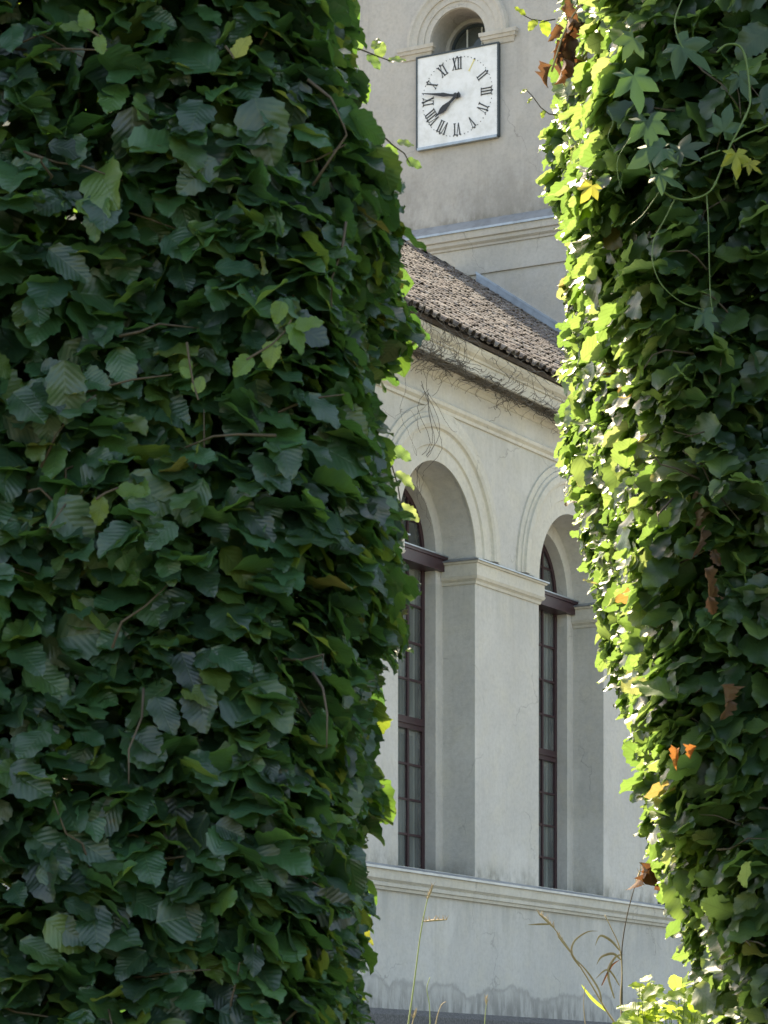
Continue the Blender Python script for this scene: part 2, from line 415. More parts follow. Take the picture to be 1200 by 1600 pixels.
# sill course: moulded band with zinc on top
mb=MB(); mb.extrude([(.02,4.30),(-.04,4.30),(-.05,4.335),(-.075,4.345),(-.08,4.385),(-.06,4.395),(-.10,4.43),(-.11,4.56),(.02,4.56)],S0-.1,S1,1); mb.build('sill_course',M['trim'],CH)
mb=MB(); mb.extrude([(-.14,4.545),(-.14,4.575),(-.005,4.625),(-.005,4.563),(-.115,4.563),(-.115,4.545)],S0-.12,S1,1)
mb.build('sill_flashing',M['zinc'],CH)
for c in CENTERS:
    m_=MB(); m_.extrude([(-.004,4.615),(-.004,4.63),(D2+.02,4.70),(D2+.02,4.61)],c-HW+.003,c+HW-.003,1)
    m_.build('window_sill',M['zinc'],CH)
# piers' impost caps
def stack(mb,a0,a1,d1,layers):
    for z0,o0,z1,o1 in layers:
        v=[(a0-o0,-o0,z0),(a1+o0,-o0,z0),(a1+o0,d1,z0),(a0-o0,d1,z0),(a0-o1,-o1,z1),(a1+o1,-o1,z1),(a1+o1,d1,z1),(a0-o1,d1,z1)]
        mb.add(v,[(0,3,2,1),(4,5,6,7),(0,1,5,4),(1,2,6,5),(2,3,7,6),(3,0,4,7)])
piers=[(S0,CENTERS[0]-HW)]+[(CENTERS[i]+HW,CENTERS[i+1]-HW) for i in range(5)]+[(CENTERS[-1]+HW,S1-.1)]
for a0,a1 in piers:
    o=MB(); stack(o,a0,a1,D1-.004,[(8.50,.018,8.535,.03),(8.536,.02,8.56,.045),(8.561,.055,8.60,.075),(8.601,.062,8.765,.062),(8.766,.085,8.79,.095)])
    o=o.build('impost_cap',M['trim'],CH)
    z=MB(); stack(z,a0,a1,D1-.003,[(8.792,.115,8.81,.115),(8.811,.11,8.85,.004)]); z.build('cap_flashing',M['zinc'],CH)
# arch mouldings
def ring(mb,c,z,prof,n=NSEG*2):
    k=len(prof); vs=[]; fs=[]
    for i in range(n+1):
        a=math.pi*i/n
        for r,d in prof: vs.append((c-r*math.cos(a),d,z+r*math.sin(a)))
    for i in range(n):
        for j in range(k-1):
            a=i*k+j; fs.append((a,a+1,a+1+k,a+k))
    fs.append(tuple(range(k))); fs.append(tuple(n*k+j for j in range(k))[::-1])
    mb.add(vs,fs)
AR=[(1.055,.01),(1.055,-.012),(1.245,-.012),(1.255,-.028),(1.26,-.038),(1.455,-.038),(1.465,-.05),(1.475,-.075),(1.52,-.092),(1.60,-.085),(1.61,-.055),(1.66,-.05),(1.665,-.03),(1.75,-.026),(1.757,.01)]
for c in CENTERS:
    o=MB(); ring(o,c,SPR-.048,AR); o=o.build('arch_moulding',M['trim'],CH)
# string mouldings under the eaves
def bead(z,r,n=6): return [(.01,z-r)]+[(-r*.9*math.sin(math.pi*i/n),z-r*math.cos(math.pi*i/n)) for i in range(n+1)]+[(.01,z+r)]
mb=MB(); mb.extrude([(.02,10.55),(-.03,10.56),(-.035,10.60),(-.075,10.63),(-.085,10.67),(-.06,10.70),(.02,10.72)],S0,S1,1); mb.build('string_course',M['trim'],CH)
mb=MB(); mb.extrude([(.02,10.98),(-.02,10.985),(-.05,11.02),(-.055,11.05),(-.09,11.065),(-.10,11.10),(.02,11.10)],S0,S1,1); mb.build('bed_moulding',M['trim'],CH)
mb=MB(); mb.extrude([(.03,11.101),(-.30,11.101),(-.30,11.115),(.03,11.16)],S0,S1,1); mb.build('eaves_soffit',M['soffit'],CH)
mb=MB(); mb.extrude([(.03,11.162),(-.30,11.117),(-.30,11.09),(-.34,11.09),(-.345,11.24),(-.37,11.245),(-.38,11.27),(-.43,11.30),(-.46,11.34),(-.465,11.385),(.03,11.72)],S0,S1,1)
mb.build('cornice',M['trim'],CH)

# ---- roof
EZ,ED=11.43,-.52; RZ=16.5; PIT=math.atan2(RZ-EZ,NW-ED); SL=math.hypot(RZ-EZ,NW-ED)
cp,sp=math.cos(PIT),math.sin(PIT)
def roofpt(s,u,h): # u up the slope from the eave, h off the slope
    return (s, ED+u*cp-h*sp, EZ+u*sp+h*cp)
mb=MB()
mb.add([roofpt(S0-.2,0,-.05),roofpt(S1,0,-.05),roofpt(S1,SL,-.05),roofpt(S0-.2,SL,-.05),roofpt(S0-.2,0,-.0),roofpt(S1,0,-.0),roofpt(S1,SL,0),roofpt(S0-.2,SL,0)],
       [(0,3,2,1),(4,5,6,7),(0,1,5,4),(1,2,6,5),(2,3,7,6),(3,0,4,7)])
mb.quad((S0-.2,2*NW-ED,EZ),(S1,2*NW-ED,EZ),(S1,NW,RZ),(S0-.2,NW,RZ))
roof=mb.build('roof',M['tilebase'],CH)
# one tile: barrel over a pan, in its own frame x across, y up the slope, z off it
PW,CO=.186,.285
def tile_mesh(seed):
    r=random.Random(seed); t=MB(); L=.42
    prof=[]
    for i in range(7):                       # barrel
        a=math.pi*i/6; prof.append((-.075*math.cos(a)-.05, .075*math.sin(a)+.012))
    prof+= [(.05,-.002+.01),(.10,-.006+.01),(.15,.012)]
    k=len(prof); vs=[]; fs=[]
    sk=r.uniform(-.012,.012)
    for (y,hs,lift,dx) in ((-.02,1.04,.035,0),(L,.86,.0,sk)):
        for x,z in prof: vs.append((x*hs+dx,y,z*hs+lift))
    for j in range(k-1): fs.append((j,j+1,j+1+k,j+k))
    n=len(vs)
    for x,z in prof: vs.append((x*1.04,-.02,z*1.04+.035-.02))      # thickness at the lower lip
    for j in range(k-1): fs.append((j,n+j,n+j+1,j+1))
    vs=[(x*.73,y*.86,z*.80) for x,y,z in vs]
    t.add(vs,fs); return t
tiles=[tile_mesh(i) for i in range(5)]
tmesh=[t.mesh('tile',M['tile'],True) for t in tiles]
for me in tmesh:
    me.polygons.foreach_set('use_smooth',[False]*len(me.polygons))
Mr=Matrix(((1,0,0),(0,cp,-sp),(0,sp,cp)))
cells=[]
s=S0-.1
ncol=int((S1-S0+.1)/PW)
nrow=int(SL/CO)+1
for i in range(ncol):
    for j in range(nrow):
        ss=S0-.05+PW*(i+.5)+random.gauss(0,.008); u=-.03+CO*j+random.gauss(0,.012)
        if u>SL-.1: continue
        p=roofpt(ss,u,.01+abs(random.gauss(0,.008)))
        x,y,D=proj(p)
        vis = 590<x<905 and y>370
        cells.append((0 if vis else 1, D, p, random.gauss(0,.035), random.gauss(0,.03), random.randrange(5)))
cells.sort(key=lambda c:(c[0],c[1]))
big=MB()
for n,(vis,D,p,rz,rx,k) in enumerate(cells):
    mt=Matrix.Translation(p) @ (Mr @ (Matrix.Rotation(rz,3,'Z') @ Matrix.Rotation(rx,3,'X'))).to_4x4()
    if n<300:
        o=bpy.data.objects.new('tile',tmesh[k]); link(o,roof); o.matrix_local=mt
    else:
        big.add([tuple(mt@Vector(v)) for v in tiles[k].v], tiles[k].f)
o=big.build('tile_courses',M['tile'],roof,smooth=False); o['kind']='stuff'
# ridge tiles
for i in range(int((S1-S0)/.38)):
    a=S0+.38*i; t=MB(); vs=[]; 
    for x,rr in ((0,.135),(.42,.115)):
        for j in range(7):
            an=math.pi*j/6; vs.append((x,-rr*math.cos(an),rr*math.sin(an)))
    t.add(vs,[(j,j+1,j+8,j+7) for j in range(6)])
    if i==0: rme=t.mesh('ridge_tile',M['tile'],True)
    o=bpy.data.objects.new('ridge_tile',rme); link(o,roof); o.location=(a,NW,RZ+.0+random.uniform(-.01,.015)); o.rotation_euler=(0,random.uniform(-.02,.03),random.uniform(-.02,.02))

# ---- tower (its west face stands at s = S1, seen almost frontally)
TW=3.5; TZ=26.0
def tmap(a,dep,z): return (S1+dep, NW-a, z)
SPT=20.76; TRAD=.55
mb=MB(tmap); arched_bay(mb,-TW,TW,-.02,TRAD,TRAD-.07,.55,.62,18.9,SPT,17.0,TZ,.85); 
mb.m=ident
mb.add([(S1,NW-TW,17.0),(S1+7,NW-TW,17.0),(S1+7,NW+TW,17.0),(S1,NW+TW,17.0),(S1,NW-TW,TZ),(S1+7,NW-TW,TZ),(S1+7,NW+TW,TZ),(S1,NW+TW,TZ)],[(0,1,5,4),(1,2,6,5),(2,3,7,6),(4,5,6,7)])
mb.build('tower_wall',M['tower'],CH)
mb=MB(); mb.box(S1-.03,S1+7.05,NW-TW-.05,NW+TW+.05,1.6,17.02); mb.build('tower_base',M['towertrim'],CH)
def around(mb,prof,e=0):
    """moulding profile (out,z) carried round the tower's four sides"""
    k=len(prof); vs=[]; cs=[(S1-.03,NW-TW-.05,-1,-1),(S1+7.05,NW-TW-.05,1,-1),(S1+7.05,NW+TW+.05,1,1),(S1-.03,NW+TW+.05,-1,1)]
    for (x,y,sx,sy) in cs:
        for o_,z in prof: vs.append((x+sx*o_,y+sy*o_,z))
    fs=[]
    for i in range(4):
        for j in range(k-1):
            a=i*k+j; b=((i+1)%4)*k+j
            fs.append((a,b,b+1,a+1))
    mb.add(vs,fs)
mb=MB(); around(mb,[(-.02,16.48),(.035,16.485),(.035,16.96),(.06,16.965),(.065,17.0),(.11,17.04),(.115,17.10),(.15,17.115),(.16,17.25),(-.02,17.25)]); mb.build('tower_cornice',M['towertrim'],CH)
mb=MB(); around(mb,[(.165,17.235),(.185,17.235),(.185,17.275),(-.025,17.47),(-.04,17.47),(-.04,17.24)]); mb.build('cornice_flashing',M['zinc'],CH)
mb=MB(); around(mb,[(-.06,25.3),(.05,25.35),(.15,25.6),(.3,25.8),(.3,26.0),(-.06,26.02)]); mb.build('crown_cornice',M['towertrim'],CH)
mb=MB(); x0,x1,y0,y1=S1-.4,S1+7.4,NW-TW-.4,NW+TW+.4
mb.add([(x0,y0,26.02),(x1,y0,26.02),(x1,y1,26.02),(x0,y1,26.02),((x0+x1)/2,NW,31.5)],[(0,1,4),(1,2,4),(2,3,4),(3,0,4),(0,3,2,1)]); mb.build('tower_roof',M['tile'],CH)
# arch moulding and imposts
mb=MB(tmap); ring(mb,-.02,SPT,[(.56,.01),(.56,-.03),(.67,-.03),(.675,-.05),(.79,-.05),(.80,-.075),(.90,-.085),(.95,-.105),(1.0,-.10),(1.02,-.05),(1.03,.01)]); mb.build('tower_arch_moulding',M['towertrim'],CH)
for sg in (-1,1):
    mb=MB(tmap)
    a0,a1=sorted((sg*.565-.02,sg*1.10-.02))
    stack(mb,a0,a1,.02,[(SPT-.22,.02,SPT-.13,.05),(SPT-.129,.07,SPT-.07,.085),(SPT-.069,.10,SPT-.002,.105)])
    mb.build('arch_impost',M['towertrim'],CH)
# round headed tower window
twin=MB(tmap); 
def arch_frame(mb,c,spr,r,w,y0,y1,zb):
    A=arch_pts(c,r,spr,20); B=arch_pts(c,r-w,spr,20)
    A=[(c-r,zb)]+A+[(c+r,zb)]; B=[(c-r+w,zb+w)]+B+[(c+r-w,zb+w)]
    for i in range(len(A)-1):
        (a0,z0),(a1,z1)=A[i],A[i+1]; (b0,w0),(b1,w1)=B[i],B[i+1]
        mb.quad((a0,y0,z0),(b0,y0,w0),(b1,y0,w1),(a1,y0,z1)); mb.quad((b0,y0,w0),(b0,y1,w0),(b1,y1,w1),(b1,y0,w1))
    mb.quad((c-r,y0,zb),(c+r,y0,zb),(c+r-w,y0,zb+w),(c-r+w,y0,zb+w))
    mb.quad((c-r+w,y0,zb+w),(c+r-w,y0,zb+w),(c+r-w,y1,zb+w),(c-r+w,y1,zb+w))
arch_frame(twin,-.02,SPT,TRAD-.07,.045,.63,.68,18.9)
twin=twin.build('window',M['steel'],CH)
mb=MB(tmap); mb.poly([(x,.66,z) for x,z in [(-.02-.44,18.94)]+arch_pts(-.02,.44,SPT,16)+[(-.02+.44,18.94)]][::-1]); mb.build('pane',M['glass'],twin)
for bx in (-.17,.13):
    mb=MB(tmap); mb.box(bx-.012,bx+.012,.635,.655,18.94,SPT+.40); mb.build('glazing_bar',M['white'],twin)
mb=MB(tmap); mb.box(-.45,.41,.636,.654,SPT-.012,SPT+.012); mb.build('glazing_bar',M['white'],twin)
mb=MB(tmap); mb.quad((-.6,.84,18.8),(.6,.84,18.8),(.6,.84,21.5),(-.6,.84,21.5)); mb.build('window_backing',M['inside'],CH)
# lead flashing where the roof meets the tower
mb=MB()
ur=SL
p=[roofpt(S1-.045,SL+.05,0),roofpt(S1-.045,SL*.28,0)]
for sgn in (1,):
    A0=Vector(roofpt(S1-.05,SL-.38,.10)); B0=Vector(roofpt(S1-.05,0,.10))
    up=Vector((0,0,.15))
    q=[A0,B0,B0+up,A0+up]; q2=[v+Vector((.03,0,0)) for v in q]
    mb.add([tuple(v) for v in q+q2],[(0,1,2,3),(4,7,6,5),(0,4,5,1),(1,5,6,2),(2,6,7,3),(3,7,4,0)])
    A1=A0+up; B1=B0+up
    mb.add([tuple(v) for v in [A1+Vector((-.02,0,-.03)),B1+Vector((-.02,0,-.03)),B1+Vector((-.02,0,.02)),A1+Vector((-.02,0,.02)),A1+Vector((.03,0,-.03)),B1+Vector((.03,0,-.03)),B1+Vector((.03,0,.02)),A1+Vector((.03,0,.02))]],[(0,1,2,3),(4,7,6,5),(0,4,5,1),(1,5,6,2),(2,6,7,3),(3,7,4,0)])
mb.build('roof_flashing',M['zinc'],CH)

# ---- nave windows: frame, bars, panes, beam (local origin: bottom centre, outer face of frame)
ZB=SILL+.03; HB=SPR-ZB                                  # height of springing above the window foot
def nave_window(c):
    root=MB(); arch_frame(root,0,HB,IW-.004,.075,0,.07,0)
    w=root.build('window',M['maroon'],CH,loc=(c,D2-.04,ZB))
    m_=MB(); m_.box(-IW+.076,IW-.076,-.015,.05,1.92,2.08); m_.box(-IW+.076,IW-.076,-.035,-.016,1.985,2.02); m_.build('transom',M['maroon'],w)
    m_=MB(); m_.extrude([(-.22,HB-.22),(-.22,HB-.07),(-.24,HB-.065),(-.24,HB-.02),(.04,HB-.005),(.04,HB-.22)],-HW+.004,HW-.004,1); m_.build('beam',M['maroon'],w)
    m_=MB(); m_.extrude([(-.255,HB-.03),(-.255,HB-.012),(.03,HB+.03),(.03,HB-.004),(-.24,HB-.018)],-HW+.006,HW-.006,1); m_.build('beam_flashing',M['zinc'],w)
    cols=[-IW+.075+(2*IW-.15)*i/4 for i in range(5)]
    sect=[(.075,1.92,4),(2.08,HB-.22,4)]
    for z0,z1,n in sect:
        for i in (1,2,3):
            hw=.022 if i!=2 else .05
            m_=MB(); m_.box(cols[i]-hw,cols[i]+hw,.0,.045,z0+.001,z1-.001); m_.build('mullion' if i==2 else 'glazing_bar',M['maroon'],w)
        for j in range(1,n):
            z=z0+(z1-z0)*j/n
            for q in (0,2):
                m_=MB(); m_.box(cols[q]+.001,cols[q+2]-(.051 if q==0 else .001),.004,.04,z-.014,z+.014) if q==0 else MB()
                if q==2: m_.box(cols[2]+.051,cols[4]-.001,.004,.04,z-.014,z+.014)
                m_.build('glazing_bar',M['maroon'],w)
        for i in range(4):
            for j in range(n):
                zz0=z0+(z1-z0)*j/n; zz1=z0+(z1-z0)*(j+1)/n
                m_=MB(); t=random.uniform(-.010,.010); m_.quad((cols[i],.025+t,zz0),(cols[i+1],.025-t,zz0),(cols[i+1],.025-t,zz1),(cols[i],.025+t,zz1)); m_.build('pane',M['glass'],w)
        # pale inner casements behind the glass
        for i in (0,2):
            m_=MB(); a,b=cols[i]+.03,cols[i+2]-.03
            m_.box(a,a+.05,.10,.14,z0,z1); m_.box(b-.05,b,.10,.14,z0,z1); m_.box(a+.05,b-.05,.10,.14,z0,z0+.05); m_.box(a+.05,b-.05,.10,.14,z1-.05,z1)
            m_.box((a+b)/2-.012,(a+b)/2+.012,.11,.13,z0+.05,z1-.05)
            m_.build('inner_casement',M['white'],w)
    # lunette
    for i in (1,2,3):
        x=cols[i]; h=math.sqrt(max(0,(IW-.08)**2-x*x))
        m_=MB(); hw=.02 if i!=2 else .035; m_.box(x-hw,x+hw,.0,.045,HB+.035,HB+h); m_.build('glazing_bar',M['maroon'],w)
    zz=HB+.40; hx=math.sqrt((IW-.08)**2-.4**2)
    m_=MB(); m_.box(-hx,hx,.006,.038,zz-.014,zz+.014); m_.build('glazing_bar',M['maroon'],w)
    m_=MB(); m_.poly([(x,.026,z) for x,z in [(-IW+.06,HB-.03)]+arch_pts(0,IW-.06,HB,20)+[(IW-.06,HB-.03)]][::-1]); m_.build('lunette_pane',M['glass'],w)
    # curtain hanging inside
    m_=MB(); vs=[]; n=44
    for i in range(n+1):
        x=-IW+.03+(2*IW-.06)*i/n
        y=.26+.04*math.sin(i*1.9)+.02*math.sin(i*.7)
        vs+= [(x,y,.05),(x,y,HB-.25)]
    m_.add(vs,[(2*i,2*i+2,2*i+3,2*i+1) for i in range(n)]); m_.build('curtain',M['curtain'],w,smooth=True)
    return w
proto=nave_window(CENTERS[2])
for k in (0,1,3,4,5):
    w=proto.copy(); link(w,CH); w.location=(CENTERS[k],D2-.04,ZB)
    for ch in list(proto.children):
        q=ch.copy(); link(q,w)

# ------------------------------------------------------------------ tower clock
CC=Matrix.Translation((0,0,0))
CK=empty('clock',(0,0,0),0,'square white clock with black Roman numerals and hands, fixed to the church tower','clock')
p=UPM@Vector((S1+.035,NW+.005,19.72)); CK.location=p; CK.rotation_euler=(0,0,TH-R(90))   # local x right, y into the wall
HS=.835
mb=MB(); mb.box(-HS+.026,HS-.026,-.10,-.0,-HS+.026,HS-.026); mb.build('clock_face',M['enamel'],CK)
for (a,b,c_,d) in ((-HS,-HS+.028,-HS,HS),(HS-.028,HS,-HS,HS),(-HS+.028,HS-.028,HS-.028,HS)):
    mb=MB(); mb.box(a,b,-.115,-.0,c_,d); mb.build('frame_bar',M['steel'],CK)
mb=MB(); mb.box(-HS+.028,HS-.028,-.13,0,-HS-.02,-HS+.025); o=mb.build('frame_bar',M['zinc'],CK); o['label']='pale metal bottom edge of the clock frame'
def glyph(ch):
    """list of polygons in a box of height 1, baseline 0; returns polys,width"""
    s=.055
    if ch=='I': return [[(.10,0),(.26,0),(.26,1),(.10,1)],[(.0,0),(.36,0),(.36,s),(0,s)],[(0,1-s),(.36,1-s),(.36,1),(0,1)]],.38
    if ch=='V': return [[(.06,1),(.24,1),(.44,.0),(.34,.0)],[(.38,0),(.44,0),(.64,1),(.58,1)],[(0,1-s),(.32,1-s),(.32,1),(0,1)],[(.48,1-s),(.76,1-s),(.76,1),(.48,1)]],.78
    return [[(.06,1),(.25,1),(.68,0),(.49,0)],[(.08,0),(.15,0),(.64,1),(.57,1)],[(0,0),(.26,0),(.26,s),(0,s)],[(.42,0),(.74,0),(.74,s),(.42,s)],[(0,1-s),(.32,1-s),(.32,1),(0,1)],[(.46,1-s),(.74,1-s),(.74,1),(.46,1)]],.76
def flat(mb,poly,y0,y1):
    n=len(poly)
    mb.add([(x,y0,z) for x,z in poly]+[(x,y1,z) for x,z in poly],[tuple(range(n)),tuple(range(n,2*n))[::-1]]+[(i,(i+1)%n,(i+1)%n+n,i+n) for i in range(n)])
for h,txt in enumerate(['XII','I','II','III','IV','V','VI','VII','VIII','IX','X','XI']):
    ang=-h*math.pi/6; Hh=.215; polys=[]; x=0
    for ch in txt:
        g,wd=glyph(ch); polys+=[[(a+x,b) for a,b in q] for q in g]; x+=wd
    mb=MB(); kx=.62
    for qi,q in enumerate(polys):
        pts=[]
        for a,b in q:
            X=(a-x/2+.0)*Hh*kx; Z=(b-.5)*Hh+.585
            pts.append((X*math.cos(ang)-Z*math.sin(ang),X*math.sin(ang)+Z*math.cos(ang)))
        flat(mb,pts,-.1075-.0006*(qi%4),-.101)
    o=mb.build('hour_numeral',M['yellow'] if h==1 else M['black'],CK)
    if h==1: o['label']='faded yellow numeral I'
mb=MB()
for i in range(60):
    a=-i*math.pi/30; rr=.017 if i%5==0 else .0085
    cx,cz=-.705*math.sin(a),.705*math.cos(a)
    flat(mb,[(cx+rr*math.cos(t),cz+rr*math.sin(t)) for t in [k*math.pi/4 for k in range(8)]],-.106,-.101)
o=mb.build('minute_dots',M['black'],CK); o['kind']='stuff'
def hand(ang,prof,y0,name):
    """prof: (distance, half width)"""
    L=[(w,r) for r,w in prof]; Rr=[(-w,r) for r,w in prof][::-1]
    pts=[(x*math.cos(ang)-z*math.sin(ang),x*math.sin(ang)+z*math.cos(ang)) for x,z in L+Rr]
    mb=MB(); flat(mb,pts,y0,y0+.012); mb.build(name,M['black'],CK)
tm=47.0
hand(-tm/60*2*math.pi,[(-.10,.012),(-.09,.03),(0,.022),(.12,.02),(.26,.036),(.34,.026),(.5,.014),(.70,.006)],-.165,'minute_hand')
hand(-(7+tm/60)/12*2*math.pi,[(-.08,.02),(0,.024),(.16,.022),(.30,.058),(.37,.052),(.44,.018),(.53,.006)],-.148,'hour_hand')
mb=MB(); mb.tube([(0,-.18,0),(0,-.105,0)],.045,14); mb.build('hub',M['black'],CK)

# ------------------------------------------------------------------ dry creeper on the eaves
DC=empty('dry_creeper',(0,0,0),0,'bare grey creeper stems tangled along the church eaves and hanging past the first arch','creeper')
DC.matrix_world=UPM
def smooth_pts(P,n=3):
    out=[]
    for i in range(len(P)-1):
        p0=P[max(0,i-1)];p1=P[i];p2=P[i+1];p3=P[min(len(P)-1,i+2)]
        for k in range(n):
            t=k/n; out.append(.5*((2*p1)+(p2-p0)*t+(2*p0-5*p1+4*p2-p3)*t*t+(3*p1-p0-3*p2+p3)*t**3))
    return out+[P[-1]]
def strand(p,length,drift,rad,rnd,stick=True):
    pts=[Vector(p)]; v=Vector((rnd.uniform(-.3,.3),-.2,rnd.uniform(-.7,.1))); n=int(length/.045)
    for i in range(n):
        v=v*.86+Vector((rnd.gauss(drift,.30),rnd.gauss(0,.16),rnd.gauss(-.06,.30)))*.5
        if v.length<1e-3: v=Vector((0,0,-1))
        q=pts[-1]+v.normalized()*.045
        # stay in front of the cornice or the wall
        kk=min(1,max(0,(q.z-10.90)/.2)); k2=min(1,max(0,(q.z-11.2)/.15)); lim=-.04-.32*kk-.14*k2
        if stick:
            lo=lim-.16
            q.y=min(lim-.015,max(lo,q.y))
        if q.z>11.62: q.z=11.62
        pts.append(q)
    return pts
rnd=random.Random(5)
for i in range(13):
    s=rnd.choice([rnd.uniform(-4.2,.5),rnd.uniform(-4.2,5.5)])
    mb=MB(); L=rnd.uniform(.7,1.9) if rnd.random()<.8 else rnd.uniform(2,3.0)
    pts=strand((s,-.55,11.45+rnd.uniform(-.3,.1)),L,rnd.uniform(-.12,.12),.006,rnd)
    r0=rnd.uniform(.003,.006)
    mb.tube([tuple(q) for q in pts],[r0*(1-.6*k/len(pts)) for k in range(len(pts))],4); mb.build('stem',M['dryvine'],DC)
mb=MB()
for i in range(330):   # the finer tangle
    cl=rnd.choice([-3.9,-3.5,-2.9,-2.6,-2.2,-1.4,.3,1.9,3.4,5.2]); s=cl+rnd.gauss(0,.45); z=rnd.choice([11.42,11.3,11.12,11.08])+rnd.uniform(-.08,.08)
    pts=strand((s,-.52,z),rnd.uniform(.25,.9),rnd.gauss(0,.3),.003,rnd)
    pts=[q for q in pts if q.z>10.82]
    if len(pts)>2: mb.tube([tuple(q) for q in pts],rnd.uniform(.002,.0042),3)
for i in range(260):   # mat lying on the ledge of the bed moulding
    s=rnd.uniform(-4.5,8); pts=[Vector((s,-.34+rnd.uniform(-.02,.22),11.09))]
    for k in range(9): pts.append(pts[-1]+Vector((rnd.uniform(.02,.10),rnd.gauss(0,.02),rnd.gauss(0,.02)))); pts[-1].z=min(11.12,max(11.02,pts[-1].z)); 
    mb.tube([tuple(q) for q in pts],rnd.uniform(.004,.008),3)
o=mb.build('twig_tangle',M['dryvine'],DC); o['kind']='stuff'
# hanging bunch inside the first arch
for i in range(5):
    s=-1.35+rnd.gauss(0,.10); pts=[Vector((s-rnd.uniform(-.3,.6),-.10,10.75)),Vector((s-rnd.uniform(-.15,.4),-.12,10.4)),Vector((s-rnd.uniform(-.1,.2),-.12,10.05)),Vector((s+rnd.gauss(0,.05),.1,9.78))]
    pts=[p_+Vector((rnd.gauss(0,.03),0,rnd.gauss(0,.04))) for p_ in pts]; dx=rnd.gauss(.01,.03)
    for k in range(rnd.randint(6,18)):
        dx=dx*.8+rnd.gauss(.004,.022)
        pts.append(pts[-1]+Vector((dx,rnd.gauss(.012,.02),-.05+rnd.gauss(0,.02)))); pts[-1].y=min(.5,pts[-1].y)
    mb=MB(); mb.tube([tuple(q) for q in smooth_pts(pts)],[.0042*(1-.6*k/(3*len(pts))) for k in range(3*(len(pts)-1)+1)],4); mb.build('stem',M['dryvine'],DC)

# ------------------------------------------------------------------ leaves
def leaf_proto(seed,rows=12,half=2,width=.345,fold=.22,droop=.25,teeth=.05,wave=.045):
    r=random.Random(seed); V=[]; U=[]; Fc=[]
    nc=2*half+1; ph=r.uniform(0,6); asym=r.uniform(-.04,.04); bend=r.uniform(-.08,.08)
    fold=fold*r.uniform(.3,1.6); droop=droop*r.uniform(-.2,1.8); width=width*r.uniform(.88,1.18)
    for i in range(rows+1):
        t=i/rows
        w=width*(math.sin(math.pi*min(1,t**.74))**.66)*(1-.12*t)+.004
        if i==rows: w=.002
        tooth=teeth*(.5 if i%2 else -.5)*(1 if 0<i<rows else 0)
        for j in range(nc):
            u=(j-half)/half
            ww=w*(1+(tooth/width*1.1 if abs(u)==1 else 0))
            x=u*ww+asym*t*(1-t)+bend*t*t
            z=abs(u)*ww*fold*1.0 - droop*t*t*.5 + wave*math.sin(ph+t*13+(2.1 if u>0 else 0))*abs(u)**1.5
            # side margins reach a little further forward: pleated look
            y=t+ (tooth*.35 if abs(u)==1 else 0)+abs(u)*.05*math.sin(math.pi*t)
            V.append((x,y,z)); U.append((.5+u*.5*(w/width),t))
    for i in range(rows):
        for j in range(nc-1):
            a=i*nc+j; Fc.append((a,a+1,a+1+nc,a+nc))
    return np.array(V),np.array(Fc),np.array(U)
HI=[leaf_proto(s) for s in range(6)]
LO=[leaf_proto(20+s,rows=6,half=1,teeth=0.02,wave=.03) for s in range(4)]

def leaf_mesh(name,proto,mat):
    V,Fc,U=proto; me=bpy.data.meshes.new(name); me.from_pydata(V.tolist(),[],Fc.tolist())
    uv=me.uv_layers.new(name='uv'); uv.data.foreach_set('uv',U[Fc.reshape(-1)].astype('f').reshape(-1))
    me.polygons.foreach_set('use_smooth',[True]*len(me.polygons)); me.materials.append(mat); return me

def cloud(name,protos,pos,rot,scale,var,mat,parent):
    """many leaves in one mesh. pos (n,3), rot (n,3,3) columns = x,y(tip),z(normal)"""
    vs=[];fs=[];us=[];base=0
    for k,(V,Fc,U) in enumerate(protos):
        idx=np.where(var%len(protos)==k)[0]
        if len(idx)==0: continue
        P=np.einsum('nij,vj->nvi',rot[idx],V)*scale[idx][:,None,None]+pos[idx][:,None,:]
        nv=len(V); vs.append(P.reshape(-1,3))
        fs.append((Fc[None]+(np.arange(len(idx))*nv)[:,None,None]+base).reshape(-1,4)); base+=nv*len(idx)
        us.append(np.tile(U[Fc.reshape(-1)],(len(idx),1)))
    vs=np.concatenate(vs);fs=np.concatenate(fs);us=np.concatenate(us)
    me=bpy.data.meshes.new(name); me.vertices.add(len(vs)); me.vertices.foreach_set('co',vs.astype('f').reshape(-1))
    me.loops.add(fs.size); me.loops.foreach_set('vertex_index',fs.astype('i').reshape(-1))
    me.polygons.add(len(fs)); me.polygons.foreach_set('loop_start',np.arange(0,fs.size,4,dtype='i')); me.polygons.foreach_set('loop_total',np.full(len(fs),4,dtype='i'))
    me.polygons.foreach_set('use_smooth',np.ones(len(fs),dtype=bool))
    uv=me.uv_layers.new(name='uv'); uv.data.foreach_set('uv',us.astype('f').reshape(-1))
    me.update(calc_edges=True); me.validate(); me.materials.append(mat)
    o=bpy.data.objects.new(name,me); link(o,parent); o['kind']='stuff'; return o

def norm(a): return a/np.maximum(1e-9,np.linalg.norm(a,axis=1,keepdims=True))
def lumps(p):
    x,y,z=p[:,0],p[:,1],p[:,2]
    return (.5*np.sin(x*23+z*9+1)+.5*np.sin(z*27-x*11+y*13)+.35*np.sin(x*51+y*37-z*43+2)+.4*np.sin(y*21+z*17+.5))
def orient(N_,n,spread=.55,upb=.55,side=0.0,hang=.8):
    up=np.array([0,0,1.0]); g=RNG.normal(size=(n,3))
    nz=norm(N_*.62+up*upb+g*spread)
    tdir=-up*.55+N_*.35+RNG.normal(size=(n,3))*.60+np.array([side,0,0])
    ty=norm(tdir-(tdir*nz).sum(1,keepdims=True)*nz)
    tx=np.cross(ty,nz)
    return np.stack([tx,ty,nz],axis=2)

